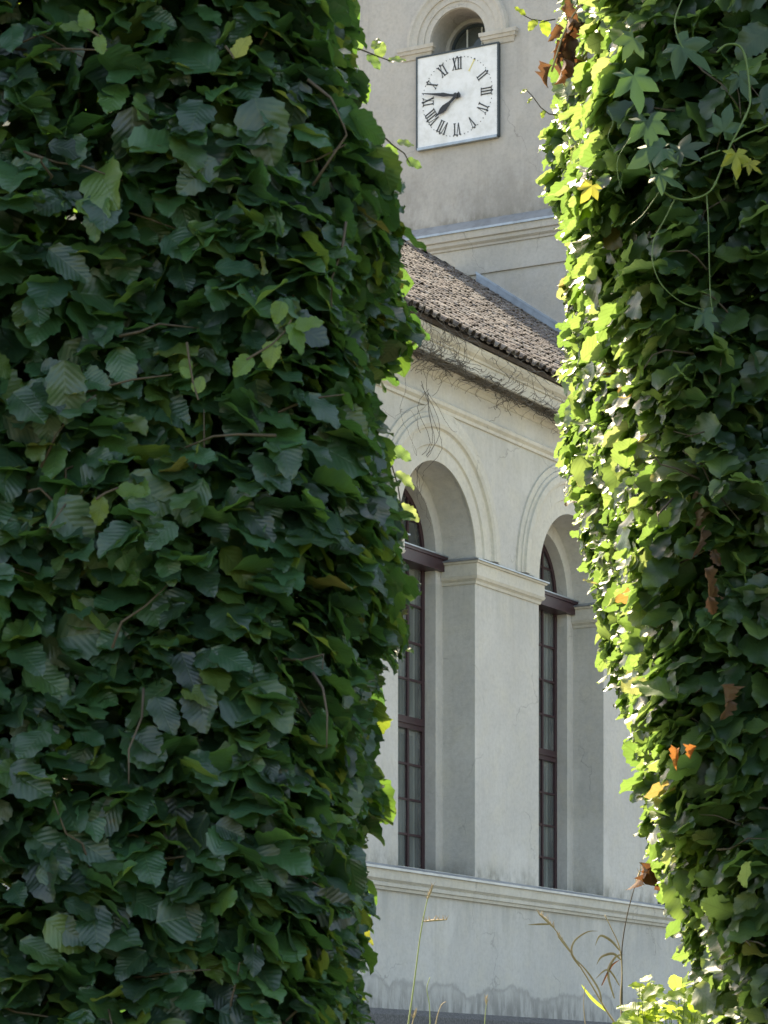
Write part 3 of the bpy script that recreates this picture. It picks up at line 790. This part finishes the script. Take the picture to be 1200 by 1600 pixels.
def pick(pos,rot,scale,n):
    """indices of the n leaves that show largest: nearest in each small screen cell, then by facing and size"""
    px=600+F*pos[:,0]/pos[:,1]; py=1741-F*(pos[:,2]-CZ)/pos[:,1]
    inside=(px>-20)&(px<1220)&(py>-20)&(py<1620)
    cell=(px//34).astype(int)*1000+(py//34).astype(int)
    order=np.argsort(pos[:,1]); seen=set(); cand=[]
    for i in order:
        if not inside[i] or cell[i] in seen: continue
        seen.add(cell[i]); cand.append(i)
    cand=np.array(cand); area=np.abs(rot[cand,1,2])*scale[cand]**2/pos[cand,1]**2
    return cand[np.argsort(-area)[:n]]

def hedge(name,label,sgn,xe,yf,yb,zlo,zhi,xout,size,mat,viewz,viewx,den,seed,spread=.42,r=.12,upv=.85,lump=.024,dm=.10):
    """sgn=-1: body lies to the left (x<xe). xe(z,y) gives the end face."""
    H=empty(name,(sgn*abs(xout)*.5 if sgn<0 else .5+abs(xout)*.5,(yf+yb)/2,0),0,label,'hedge')
    off=np.array(H.location)
    def surf(n,u0,u1,z0,z1,dmean,face):
        z=RNG.uniform(z0,z1,n)
        if face=='front':
            u=RNG.uniform(u0,u1,n); y=np.full(n,yf,dtype=float)
            x=xe(z,np.full(n,yf))+sgn*u
            # rounded corner towards the gap
            k=np.clip((r-u)/r,0,1); y=y+r*(1-np.sqrt(np.maximum(0,1-k*k)))
            N_=norm(np.stack([-sgn*k*1.2,-np.ones(n)*(1-.5*k),np.zeros(n)],1))
        elif face=='end':
            y=RNG.uniform(yf+r*.6,yb,n); x=xe(z,y); N_=np.tile([[-sgn*1.0,-.12,0]],(n,1)); N_=norm(N_)
        elif face=='top':
            y=RNG.uniform(yf,yb,n); u=RNG.uniform(u0,u1,n); z=np.full(n,zhi); x=xe(z,y)+sgn*u; N_=np.tile([[0,0,1.0]],(n,1))
        else:
            u=RNG.uniform(u0,u1,n); y=np.full(n,yb,dtype=float); x=xe(z,y)+sgn*u; N_=np.tile([[0,1.0,0]],(n,1))
        p=np.stack([x,y,z],1); d=np.abs(RNG.normal(0,dmean,n))
        p=p-N_*(d[:,None])+N_*(lumps(p)*lump)[:,None]
        return p,N_,d
    sets=[]
    A=(viewx+.12)*(viewz[1]-viewz[0])
    sets.append(('hi',)+surf(int(den*A),0,viewx+.1,viewz[0],viewz[1],dm,'front'))
    A=(yb-yf)*(viewz[1]-viewz[0])
    sets.append(('hi',)+surf(int(den*A*.9),0,0,viewz[0],viewz[1],.06,'end'))
    # surroundings outside the picture, same leaf but fewer
    for (u0,u1,z0,z1,f) in ((viewx+.1,abs(xout),zlo,zhi,'front'),(0,viewx+.1,zlo,viewz[0],'front'),(0,viewx+.1,viewz[1],zhi,'front'),(0,0,zlo,viewz[0],'end'),(0,0,viewz[1],zhi,'end'),(0,abs(xout),zlo,zhi,'back')):
        A=((u1-u0) if f!='end' else (yb-yf))*(z1-z0)
        if A>0: sets.append(('lo',)+surf(int(den*.28*A),u0,u1,z0,z1,.07,f))
    sets.append(('lo',)+surf(int(den*.35*abs(xout)*(yb-yf)),0,abs(xout),zhi,zhi,.07,'top'))
    # heart: filler so that no daylight comes straight through
    n=int(den*.30*(yb-yf-.2)*(zhi-zlo)*(.9+.3*abs(xout))/.8)
    z=RNG.uniform(zlo,zhi,n); y=RNG.uniform(yf+.16,yb-.1,n); u=.14+RNG.random(n)**1.6*(abs(xout)-.1)
    p=np.stack([xe(z,y)+sgn*u,y,z],1); sets.append(('lo',p,norm(RNG.normal(size=(n,3))),None))
    for lod in ('hi','lo'):
        P=np.concatenate([s_[1] for s_ in sets if s_[0]==lod]); N_=np.concatenate([s_[2] for s_ in sets if s_[0]==lod])
        n=len(P); rot=orient(N_,n,spread,upv,side=-sgn*.45); sc=size*np.clip(RNG.normal(1,.23,n),.4,1.45)*(1.0 if lod=='hi' else 1.12)
        var=RNG.integers(0,6,n)
        P=P-rot[:,:,1]*(sc*.5)[:,None]
        if lod=='hi':
            best=pick(P,rot,sc,300)
            mk=np.ones(n,bool); mk[best]=False
            ms=[leaf_mesh('leaf',h,mat) for h in HI]
            for i in best:
                o=bpy.data.objects.new('leaf',ms[var[i]%len(HI)]); link(o,H)
                m4=Matrix([[*(rot[i,a]*sc[i]),float(P[i,a]-off[a])] for a in range(3)]+[[0,0,0,1]]); o.matrix_local=m4
            cloud('foliage',HI,P[mk]-off,rot[mk],sc[mk],var[mk],mat,H)
        else:
            cloud('inner_foliage',LO,P-off,rot,sc,var,mat,H)
        print(name,lod,n)
    # stems and branches
    rd=random.Random(seed)
    ms=MB()
    k=0
    for i in range(int(abs(xout)/.28)+1):
        u=.22+.28*i; y=(yf+yb)/2+rd.uniform(-.1,.1)
        x=float(xe(np.array([zlo+1.0]),np.array([y]))[0])+sgn*u
        pts=[Vector((x,y,-.02))]; 
        while pts[-1].z<zhi-.15: pts.append(pts[-1]+Vector((rd.gauss(0,.03),rd.gauss(0,.03),.22)))
        m_=MB(); m_.tube([tuple(q-Vector(off)) for q in pts],[.03*(1-.75*a/len(pts)) for a in range(len(pts))],6); m_.build('trunk',M['bark'],H)
        for q in pts[1:]:
            for b in range(3):
                dr=Vector((rd.gauss(0,1)+(-sgn*.6 if i==0 else 0),rd.gauss(-.4,.8),rd.uniform(.1,.6))).normalized()
                L=rd.uniform(.2,.42); a=[q+dr*L*t+Vector((rd.gauss(0,.012),rd.gauss(0,.012),.03*t)) for t in (0,.33,.66,1)]
                for c_ in a:
                    c_.y=max(yf+.05,min(yb,c_.y)); lim_=float(xe(np.array([c_.z]),np.array([c_.y]))[0])+sgn*.07; c_.x=min(c_.x,lim_) if sgn<0 else max(c_.x,lim_)
                ms.tube([tuple(v-Vector(off)) for v in a],[.006,.004,.003,.0015],4)
    # shoots lying just under the outer leaves
    for i in range(90):
        z=rd.uniform(*viewz); u=rd.uniform(.02,viewx); q=Vector((float(xe(np.array([z]),np.array([yf]))[0])+sgn*u,yf+rd.uniform(.0,.10),z))
        dr=Vector((rd.gauss(-sgn*.3,.6),rd.gauss(-.1,.2),rd.gauss(.2,.5))).normalized()
        a=[q+dr*.10*t+Vector((0,0,-.02*t*t))+Vector((rd.gauss(0,.006),rd.gauss(0,.004),rd.gauss(0,.006))) for t in (0,.4,.8,1.3)]
        for c_ in a:
            lim_=float(xe(np.array([c_.z]),np.array([c_.y]))[0])+sgn*.02; c_.x=min(c_.x,lim_) if sgn<0 else max(c_.x,lim_)
        ms.tube([tuple(v-Vector(off)) for v in a],[.0022,.0018,.0014,.0008],4)
    o=ms.build('branches',M['bark'],H,smooth=True); o['kind']='stuff'
    return H

def interp_z(pairs,D):
    y=np.array([a for a,b in pairs],float); px=np.array([b for a,b in pairs],float)
    z=CZ+(1741-y)/F*D; X=(px-600)/F*D
    o=np.argsort(z); return z[o],X[o]
YL=3.9
zL,XL=interp_z([(-300,545),(0,548),(60,566),(120,590),(200,622),(290,642),(340,624),(400,600),(470,592),(550,608),(640,624),(720,630),(860,622),(930,600),(1000,588),(1060,584),(1150,600),(1220,582),(1300,572),(1360,586),(1430,560),(1500,556),(1600,552),(1741,545)],YL)
def xeL(z,y):
    # the end face opens slightly towards the back, where the sun reaches its rim
    k=np.clip((y-YL)/.8,0,1); return np.interp(z,zL,XL)*(1+.19*k)-.034*(1-k)-.014
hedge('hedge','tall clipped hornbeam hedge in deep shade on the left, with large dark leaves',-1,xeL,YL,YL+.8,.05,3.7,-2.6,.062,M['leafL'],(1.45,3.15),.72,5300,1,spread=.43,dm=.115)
YN,YF=5.4,7.3
zA,XA=interp_z([(-300,955),(0,955),(200,940),(340,965),(480,985),(600,988),(800,1010),(1000,1024),(1150,1050),(1300,1085),(1420,1125),(1520,1160),(1600,1170),(1741,1170)],YN)
zB,XB=interp_z([(-300,894),(0,894),(100,894),(200,898),(330,886),(400,914),(500,899),(600,907),(700,916),(800,919),(900,939),(1000,954),(1100,969),(1180,1014),(1300,1032),(1400,1054),(1500,1099),(1600,1139),(1741,1144)],YF)
def xeR(z,y):
    k=np.clip((y-YN)/(YF-YN),0,1); return np.interp(z,zA,XA)*(1-k)+np.interp(z,zB,XB)*k
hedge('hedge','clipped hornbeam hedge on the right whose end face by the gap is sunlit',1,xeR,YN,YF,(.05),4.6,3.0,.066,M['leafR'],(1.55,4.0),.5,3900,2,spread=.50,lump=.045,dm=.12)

# ------------------------------------------------------------------ single leaves helper
def put_leaf(parent,me,p,tip,nor,scale,off,name='leaf'):
    t=Vector(tip).normalized(); n=Vector(nor); n=(n-t*n.dot(t)).normalized(); x=t.cross(n)
    o=bpy.data.objects.new(name,me); link(o,parent)
    q=Vector(p)-off
    o.matrix_local=Matrix([[x[a]*scale,t[a]*scale,n[a]*scale,q[a]] for a in range(3)]+[[0,0,0,1]]); return o

# sprigs that poke out of the left hedge into the gap
def sprig(label,pts,D,leaves,mat,parent_name='hornbeam_sprig',stemr=.0016,size=.055,cat='twig'):
    P=[at(x,y,D) for x,y in pts]; base=P[0]
    e=empty(parent_name,base,0,label,cat)
    mb=MB(); mb.tube([tuple(p-base) for p in P],[stemr*(1-.5*i/len(P)) for i in range(len(P))],5); mb.build('stem',M['bark'],e)
    for (x,y,dx,dy,s) in leaves:
        me=leaf_mesh('leaf',random.choice(HI),mat)
        t=Vector((dx,random.uniform(-.2,.2),-dy)); put_leaf(e,me,at(x,y,D),t,(random.uniform(-.4,.4),-.75,.6),size*s,base)
    return e
sprig('hornbeam twig with pale sunlit leaves reaching right toward the clock',[(540,70),(565,78),(590,88),(612,96)],4.95,[(606,95,1,-.1,.62),(590,90,.4,-1,.6),(575,84,.6,.8,.7),(585,78,.2,-.8,.5),(560,80,-.1,-.9,.8)],M['leafR'],size=.048)
sprig('short hornbeam twig with a few small bright leaves just below left of the clock',[(590,205),(615,228),(632,240),(640,255)],4.95,[(620,222,1,.1,.6),(634,250,1,.35,.62),(605,225,.5,1,.7)],M['leafR'],size=.048)
sprig('hornbeam twig with three bright green leaves beside the upper arch',[(590,690),(610,720),(622,760),(628,800)],4.95,[(612,700,.9,.5,.8),(618,738,.9,.7,.85),(622,790,.8,.6,.9)],M['leafR'],size=.048)

sprig('young hornbeam shoot with lighter yellow green leaves in the middle of the left hedge',[(385,562),(405,550),(425,538),(445,518),(455,500)],3.80,[(452,505,.4,.9,1.0),(458,512,1,-.25,.95),(430,532,-.2,1,.85),(425,540,1,-.5,.7),(440,470,-.2,1,.7),(395,558,-.5,.5,.8)],M['shoot'],size=.042)
sprig('single yellowing hornbeam leaf hanging high on the left hedge',[(352,72),(360,82),(366,92)],3.80,[(366,92,.5,-.9,1.05)],M['yellowing'],size=.036)
sprig('small light green hornbeam shoot near the top left of the left hedge',[(160,60),(145,50),(128,42)],3.80,[(130,42,-1,.1,.8),(142,50,-.4,-.8,.8),(152,55,.3,.9,.7)],M['shoot'],size=.038)
sprig('thin dangling hornbeam shoot with small pale leaves at mid height of the left hedge',[(292,535),(296,565),(302,600),(310,625)],3.80,[(296,560,-.4,.8,.7),(300,590,-.6,-.5,.55),(308,615,.2,-1,.65)],M['shoot'],size=.036)
sprig('pair of fresh green hornbeam leaves low in the middle of the left hedge',[(150,780),(165,770),(185,762)],3.80,[(160,775,-.2,.8,.9),(180,765,1,.1,1.0)],M['shoot'],size=.042)

# ------------------------------------------------------------------ climbing vine on the right hedge
def lobed(seed):
    r=random.Random(seed); tips=[(0,1.0),(52,.82),(-52,.82),(108,.55),(-108,.55)]
    pts=[]
    order=sorted(tips,key=lambda a:a[0])
    angs=[-165]+[]; outl=[]
    for i,(a,l) in enumerate(order):
        l*=r.uniform(.9,1.08); a+=r.uniform(-5,5)
        outl.append((a-21,l*.62)); outl.append((a-11,l*.78)); outl.append((a,l)); outl.append((a+10,l*.76)); outl.append((a+21,l*.6))
        if i<4: outl.append(((a+order[i+1][0])/2,.43*r.uniform(.9,1.1)))
    outl=[(-150,.28)]+outl+[(150,.28)]
    V=[(0,0,0)];U=[(.5,.5)];F_=[]
    for ring_,k in ((.5,1),(1.0,1)):
        for a,l in outl:
            x=math.sin(R(a))*l*ring_; y=math.cos(R(a))*l*ring_
            z=-.22*(l*ring_)**2+.05*math.sin(a*.07+seed)*ring_+.06*math.sin(R(a)*5)*ring_
            V.append((x,y,z)); U.append((.5+x/2,.5+y/2))
    n=len(outl)
    F_=[(0,1+i,2+i) for i in range(n-1)]+[(1+i,1+n+i,2+n+i,2+i) for i in range(n-1)]
    me=bpy.data.meshes.new('leaf'); me.from_pydata(V,[],F_)
    uv=me.uv_layers.new(name='uv')
    for lp in me.loops: uv.data[lp.index].uv=U[lp.vertex_index]
    me.polygons.foreach_set('use_smooth',[True]*len(me.polygons)); return me
LB=[lobed(i) for i in range(4)]
LBm=[]
for me in LB: me.materials.append(M['vineleaf']); m2=me.copy(); m2.materials.clear(); m2.materials.append(M['yellowleaf']); LBm.append(m2)
DV=5.27
def curve_px(pts,D,n=5,jit=0):
    """smooth curve through pixel points"""
    P=[at(x,y,D+(pts[i][2] if len(pts[i])>2 else 0)) for i,(x,y,*_) in enumerate(pts)]
    out=[]
    for i in range(len(P)-1):
        p0=P[max(0,i-1)];p1=P[i];p2=P[i+1];p3=P[min(len(P)-1,i+2)]
        for k in range(n):
            t=k/n; out.append(.5*((2*p1)+(p2-p0)*t+(2*p0-5*p1+4*p2-p3)*t*t+(3*p1-p0-3*p2+p3)*t**3))
    out.append(P[-1]); return out
vb=at(1110,300,DV)
VN=empty('climbing_vine',vb,0,'pale green climbing vine with lobed leaves and curling tendrils over the right hedge','vine')
for pts,r0,r1,nm in (
    ([(1120,82),(1135,70),(1155,72),(1166,95),(1172,150),(1168,175),(1140,230),(1125,270),(1108,300),(1075,312),(1045,305),(1022,280),(1012,230),(1010,215)],.0035,.0030,'stem'),
    ([(1055,310),(1040,340),(1022,375),(1020,410),(1034,445),(1065,472),(1100,484)],.0022,.0012,'tendril'),
    ([(1104,303),(1107,350),(1108,400),(1110,460),(1114,490)],.0020,.0012,'tendril'),
    ([(1125,235),(1100,245),(1075,258),(1050,252),(1035,240)],.0026,.0020,'stem'),
    ([(1140,225),(1165,210),(1190,200),(1215,190)],.0028,.0024,'stem'),
    ([(1075,90),(1060,60),(1055,30),(1070,-10)],.0022,.002,'stem'),
    ([(950,172),(958,190),(950,215),(960,235),(968,250)],.0010,.0007,'tendril'),
    ([(985,215),(965,250),(968,285),(975,303)],.0012,.0008,'tendril'),
    ([(1030,300),(1005,335),(985,352)],.0016,.0012,'stem')):
    P=curve_px(pts,DV,6); mb=MB(); mb.tube([tuple(p-vb) for p in P],[(r0+(r1-r0)*i/len(P))*(.52+.26*(i%7==3)) for i in range(len(P))],6); mb.build(nm,M['greenstem'],VN,smooth=True)
for i,(x,y,dx,dy,s,dep) in enumerate([(1062,70,.5,.4,.060,0),(990,118,.2,.8,.058,.02),(1012,188,.1,.6,.052,0),(1062,235,1,-.4,.050,-.03),(1035,232,-1,.35,.055,-.02),(1030,272,.6,.3,.045,-.03),(1130,205,.3,-.9,.042,0),(990,60,-.3,.7,.040,.03),(1190,160,.5,-.3,.05,0),(1155,120,.3,.6,.04,.03),(1100,490,.3,.7,.035,.0)]):
    me=LB[i%4]; put_leaf(VN,me,at(x,y,DV+dep),(dx,-.1,-dy),(random.uniform(-.3,.3),-.8,.55),s*1.2,vb)
for (x,y,dx,dy,s) in [(1150,240,.1,1,.045),(925,290,-.5,.8,.036),(1170,255,.6,.4,.03)]:
    o=put_leaf(VN,LBm[1],at(x,y,DV-.02),(dx,-.1,-dy),(.1,-.8,.4),s,vb); o['label']='yellow leaf of the vine'

# dead leaves
def dead_bunch(label,spots,D,size,mat,stem=None,group=None):
    b=at(spots[0][0],spots[0][1],D); e=empty('dead_leaves',b,0,label,'dead leaves',group)
    for (x,y) in spots:
        V,Fc,U=leaf_proto(random.randrange(1000),rows=8,half=2,width=.26,fold=1.9,droop=1.6,teeth=.10,wave=.16)
        me=leaf_mesh('leaf',(V,Fc,U),mat)
        put_leaf(e,me,at(x+random.uniform(-9,9),y+random.uniform(-4,4),D+random.uniform(-.03,.05)),(random.gauss(0,.5),random.gauss(0,.3),-1),(random.gauss(0,1),-1,.3),size*random.uniform(.7,1.2),b)
    if stem:
        P=curve_px(stem,D,5); mb=MB(); mb.tube([tuple(p-b) for p in P],.0022,5); mb.build('stem',M['straw'],e)
    return e
dead_bunch('cluster of shrivelled rust brown leaves on a dry stalk at the top edge of the right hedge',[(882,5),(890,24),(874,42),(892,56),(877,70),(884,88),(868,98),(895,14),(870,62),(898,76),(886,40),(880,80)],6.2,.052,M['deadleaf'],[(925,0),(900,18),(882,50),(870,85),(862,112)])
sprig('bare reddish twig with pale curled tips at the upper left of the right hedge',[(872,180),(858,178),(845,168),(832,150),(822,140)],6.9,[(824,140,-1,.3,.35),(832,152,-.8,.9,.35),(850,172,-.2,.9,.4)],M['leafS'],size=.05)
sprig('hornbeam twig with small pale leaves pointing left at the top of the right hedge',[(868,30),(850,33),(830,30),(815,22)],6.9,[(822,24,-.9,-.6,.6),(838,30,-.3,.5,.6),(850,32,.1,.6,.7)],M['leafS'],size=.055)
dead_bunch('dry brown leaves hanging in the shade of the right hedge beside the upper window arch',[(1090,770),(1084,800),(1092,825)],5.36,.036,M['deadleaf'])
dead_bunch('curled brown leaves hanging in the shaded middle of the right hedge',[(1112,860),(1105,890),(1112,915),(1098,930)],5.36,.036,M['deadleaf'])
dead_bunch('withered brown leaf pair low in the right hedge under an orange leaf',[(1128,1070),(1132,1095)],5.36,.036,M['deadleaf'])
dead_bunch('single orange brown leaf lying on the sunlit lower part of the right hedge',[(1062,1166),(1088,1166)],5.30,.034,M['orangeleaf'])
dead_bunch('brown curled leaf at the low left corner of the right hedge above the dry weeds',[(1010,1350),(1022,1356)],6.9,.06,M['deadleaf'])

# ------------------------------------------------------------------ weeds on the bank between hedges and church
def gz(p): return ground_z(p.y)
def stalk(label,cat,pts,D,rad,mat,heads=(),blades=(),name='grass_stalk',group=None):
    P=curve_px(pts,D,4); foot=P[0].copy(); foot.z=ground_z(D)-.02; foot.x-= .02
    P=[foot]+P if foot.z<P[0].z-.02 else P
    b=foot.copy(); e=empty(name,b,0,label,cat,group)
    mb=MB(); mb.tube([tuple(p-b) for p in P],[rad*(1-.55*i/len(P)) for i in range(len(P))],5); mb.build('stem',mat,e,smooth=True)
    for h in heads:      # seed head: spindle of small grains
        Q=curve_px(h,D,3); mb=MB(); mb.tube([tuple(p-b) for p in Q],[rad*(.4+.9*math.sin(math.pi*min(1,i/len(Q)+.1))) for i in range(len(Q))],5)
        for k in range(14):
            q=Q[int(k/14*len(Q))]; mb.tube([tuple(q-b),tuple(q-b+Vector((random.uniform(-.009,.009),random.uniform(-.006,.006),.016)))],[.0016,.0004],3)
        mb.build('seed_head',M['straw'],e)
    for bl in blades:
        Q=curve_px(bl[0],D,5); mb=MB(); w=bl[1]; n=len(Q); vs=[]
        for i,q in enumerate(Q):
            ww=w*math.sin(math.pi*(.15+.84*i/(n-1)))
            t=(Q[min(i+1,n-1)]-Q[max(i-1,0)]).normalized(); sd=t.cross(Vector((.3,1,.1))).normalized()
            vs+= [tuple(q-b-sd*ww+Vector((0,.3*ww,0))),tuple(q-b-Vector((0,.5*ww,0))),tuple(q-b+sd*ww+Vector((0,.3*ww,0)))]
        mb.add(vs,[f for i in range(n-1) for f in ((3*i,3*i+1,3*i+4,3*i+3),(3*i+1,3*i+2,3*i+5,3*i+4))]); mb.build('blade',bl[2],e,smooth=True)
    return e
stalk('tall pale green grass stalk with a short side spike, left in the gap','grass',[(638,1600),(648,1530),(657,1460),(668,1405),(676,1385)],9.6,.0030,M['palestem'],heads=[[(662,1440),(678,1438),(698,1437)],[(668,1405),(672,1395),(676,1386)]])
stalk('short thin green grass stalk right beside the tall pale one','grass',[(672,1605),(671,1570),(667,1545),(672,1527)],9.6,.0022,M['palestem'])
stalk('low curved pale grass stem bending to the right','grass',[(680,1605),(684,1585),(690,1570),(697,1565)],9.6,.0020,M['straw'])
stalk('small flower stem with a round pale bud standing alone in the gap','weed',[(757,1605),(758,1590),(760,1568)],9.6,.0020,M['palestem'],heads=[[(760,1570),(760,1566),(760,1561)]],name='flower_stem')
stalk('tiny pale grass tip just left of the damp stained wall foot','grass',[(643,1606),(646,1592),(650,1578)],9.6,.0022,M['straw'],heads=[[(646,1592),(650,1582)]])
stalk('leaning dry weed with a straw seed spike pointing up left','weed',[(962,1600),(945,1575),(925,1540),(900,1500),(880,1470),(862,1445)],9.2,.0034,M['straw'],heads=[[(866,1450),(852,1436),(842,1428)],[(872,1462),(880,1472),(895,1492)]],
      blades=[([(860,1444),(845,1444),(824,1445)],.003,M['straw']),([(905,1510),(893,1490),(898,1470),(918,1456),(935,1455)],.003,M['straw']),([(948,1580),(925,1560),(908,1538)],.005,M['leafS']),([(940,1565),(935,1545),(915,1515),(890,1490)],.003,M['straw'])],name='dry_weed')
stalk('upright dry weed with curled tan blades beside the bright shrub','weed',[(972,1600),(970,1560),(972,1520),(968,1480),(955,1450),(945,1430)],9.2,.0030,M['straw'],
      blades=[([(968,1485),(955,1470),(938,1462),(930,1478)],.004,M['straw']),([(970,1500),(958,1490),(940,1495),(932,1508)],.004,M['straw']),([(960,1560),(950,1520),(962,1495),(975,1492)],.004,M['straw']),([(968,1540),(950,1515),(930,1530)],.003,M['straw']),([(940,1540),(955,1510),(968,1500)],.003,M['deadleaf'])],name='dry_weed')
stalk('thin upright stem with a dark red tip leaning against the right hedge','weed',[(972,1600),(972,1520),(972,1480),(980,1430),(992,1385),(1000,1365)],9.2,.0026,M['bark'],heads=[[(994,1380),(998,1368),(1001,1358)]],name='red_tipped_weed')
stalk('faint thin grass stem standing near the sunlit shrub','grass',[(915,1605),(912,1570),(914,1540)],9.2,.0018,M['straw'])

def shrub(label,cx,cy,D,n,rx,ry,size,mat,name='shrub'):
    foot=at(cx,cy,D); foot.z=ground_z(D); e=empty(name,foot,0,label,'shrub')
    ms=[leaf_mesh('leaf',h,mat) for h in HI]; rd=random.Random(cx); mb=MB()
    for i in range(n):
        a=rd.uniform(0,6.28); q=rd.random()**.5
        p=at(cx+rx*q*math.cos(a),cy-ry*q*abs(math.sin(a))*1.0,D+rd.uniform(-.18,.18))
        put_leaf(e,ms[i%6],p,(rd.gauss(0,.7),rd.gauss(-.1,.5),rd.uniform(-.5,.7)),(rd.gauss(-.2,.5),rd.gauss(-.4,.4),.8),size*rd.uniform(.6,1.2),foot)
        if i%3==0:
            r_=p-foot; mb.tube([(0,0,0),tuple(r_*.5+Vector((rd.gauss(0,.02),0,.03))),tuple(r_)],[.004,.003,.001],4)
    mb.build('stems',M['greenstem'],e)
    return e
shrub('low sunlit yellow green shrub at the foot of the right hedge',1040,1640,8.6,95,70,98,.068,M['leafS'])
shrub('slim bright green shoot rising from the shrub below the dry weeds',1008,1600,8.7,26,16,75,.050,M['leafS'],'shoot')

# grass on the bank, below the picture's lower edge
def bank_grass():
    n=9000; x=RNG.uniform(-2.5,3.5,n); y=RNG.uniform(7.2,16,n)
    z=np.array([ground_z(v) for v in y]); h=RNG.uniform(.07,.20,n); a=RNG.uniform(0,6.28,n); l=RNG.normal(0,.04,(n,2))
    w=.004
    vs=np.stack([np.stack([x-w*np.cos(a),y-w*np.sin(a),z-.01],1),np.stack([x+w*np.cos(a),y+w*np.sin(a),z-.01],1),np.stack([x+l[:,0],y+l[:,1],z+h],1)],1).reshape(-1,3)
    me=bpy.data.meshes.new('grass'); me.from_pydata(vs.tolist(),[],[(3*i,3*i+1,3*i+2) for i in range(n)])
    me.uv_layers.new(name='uv'); me.materials.append(M['leafS']); o=bpy.data.objects.new('grass',me); link(o)
    tag(o,'short green grass growing on the bank before the church','grass',kind='stuff')
bank_grass()
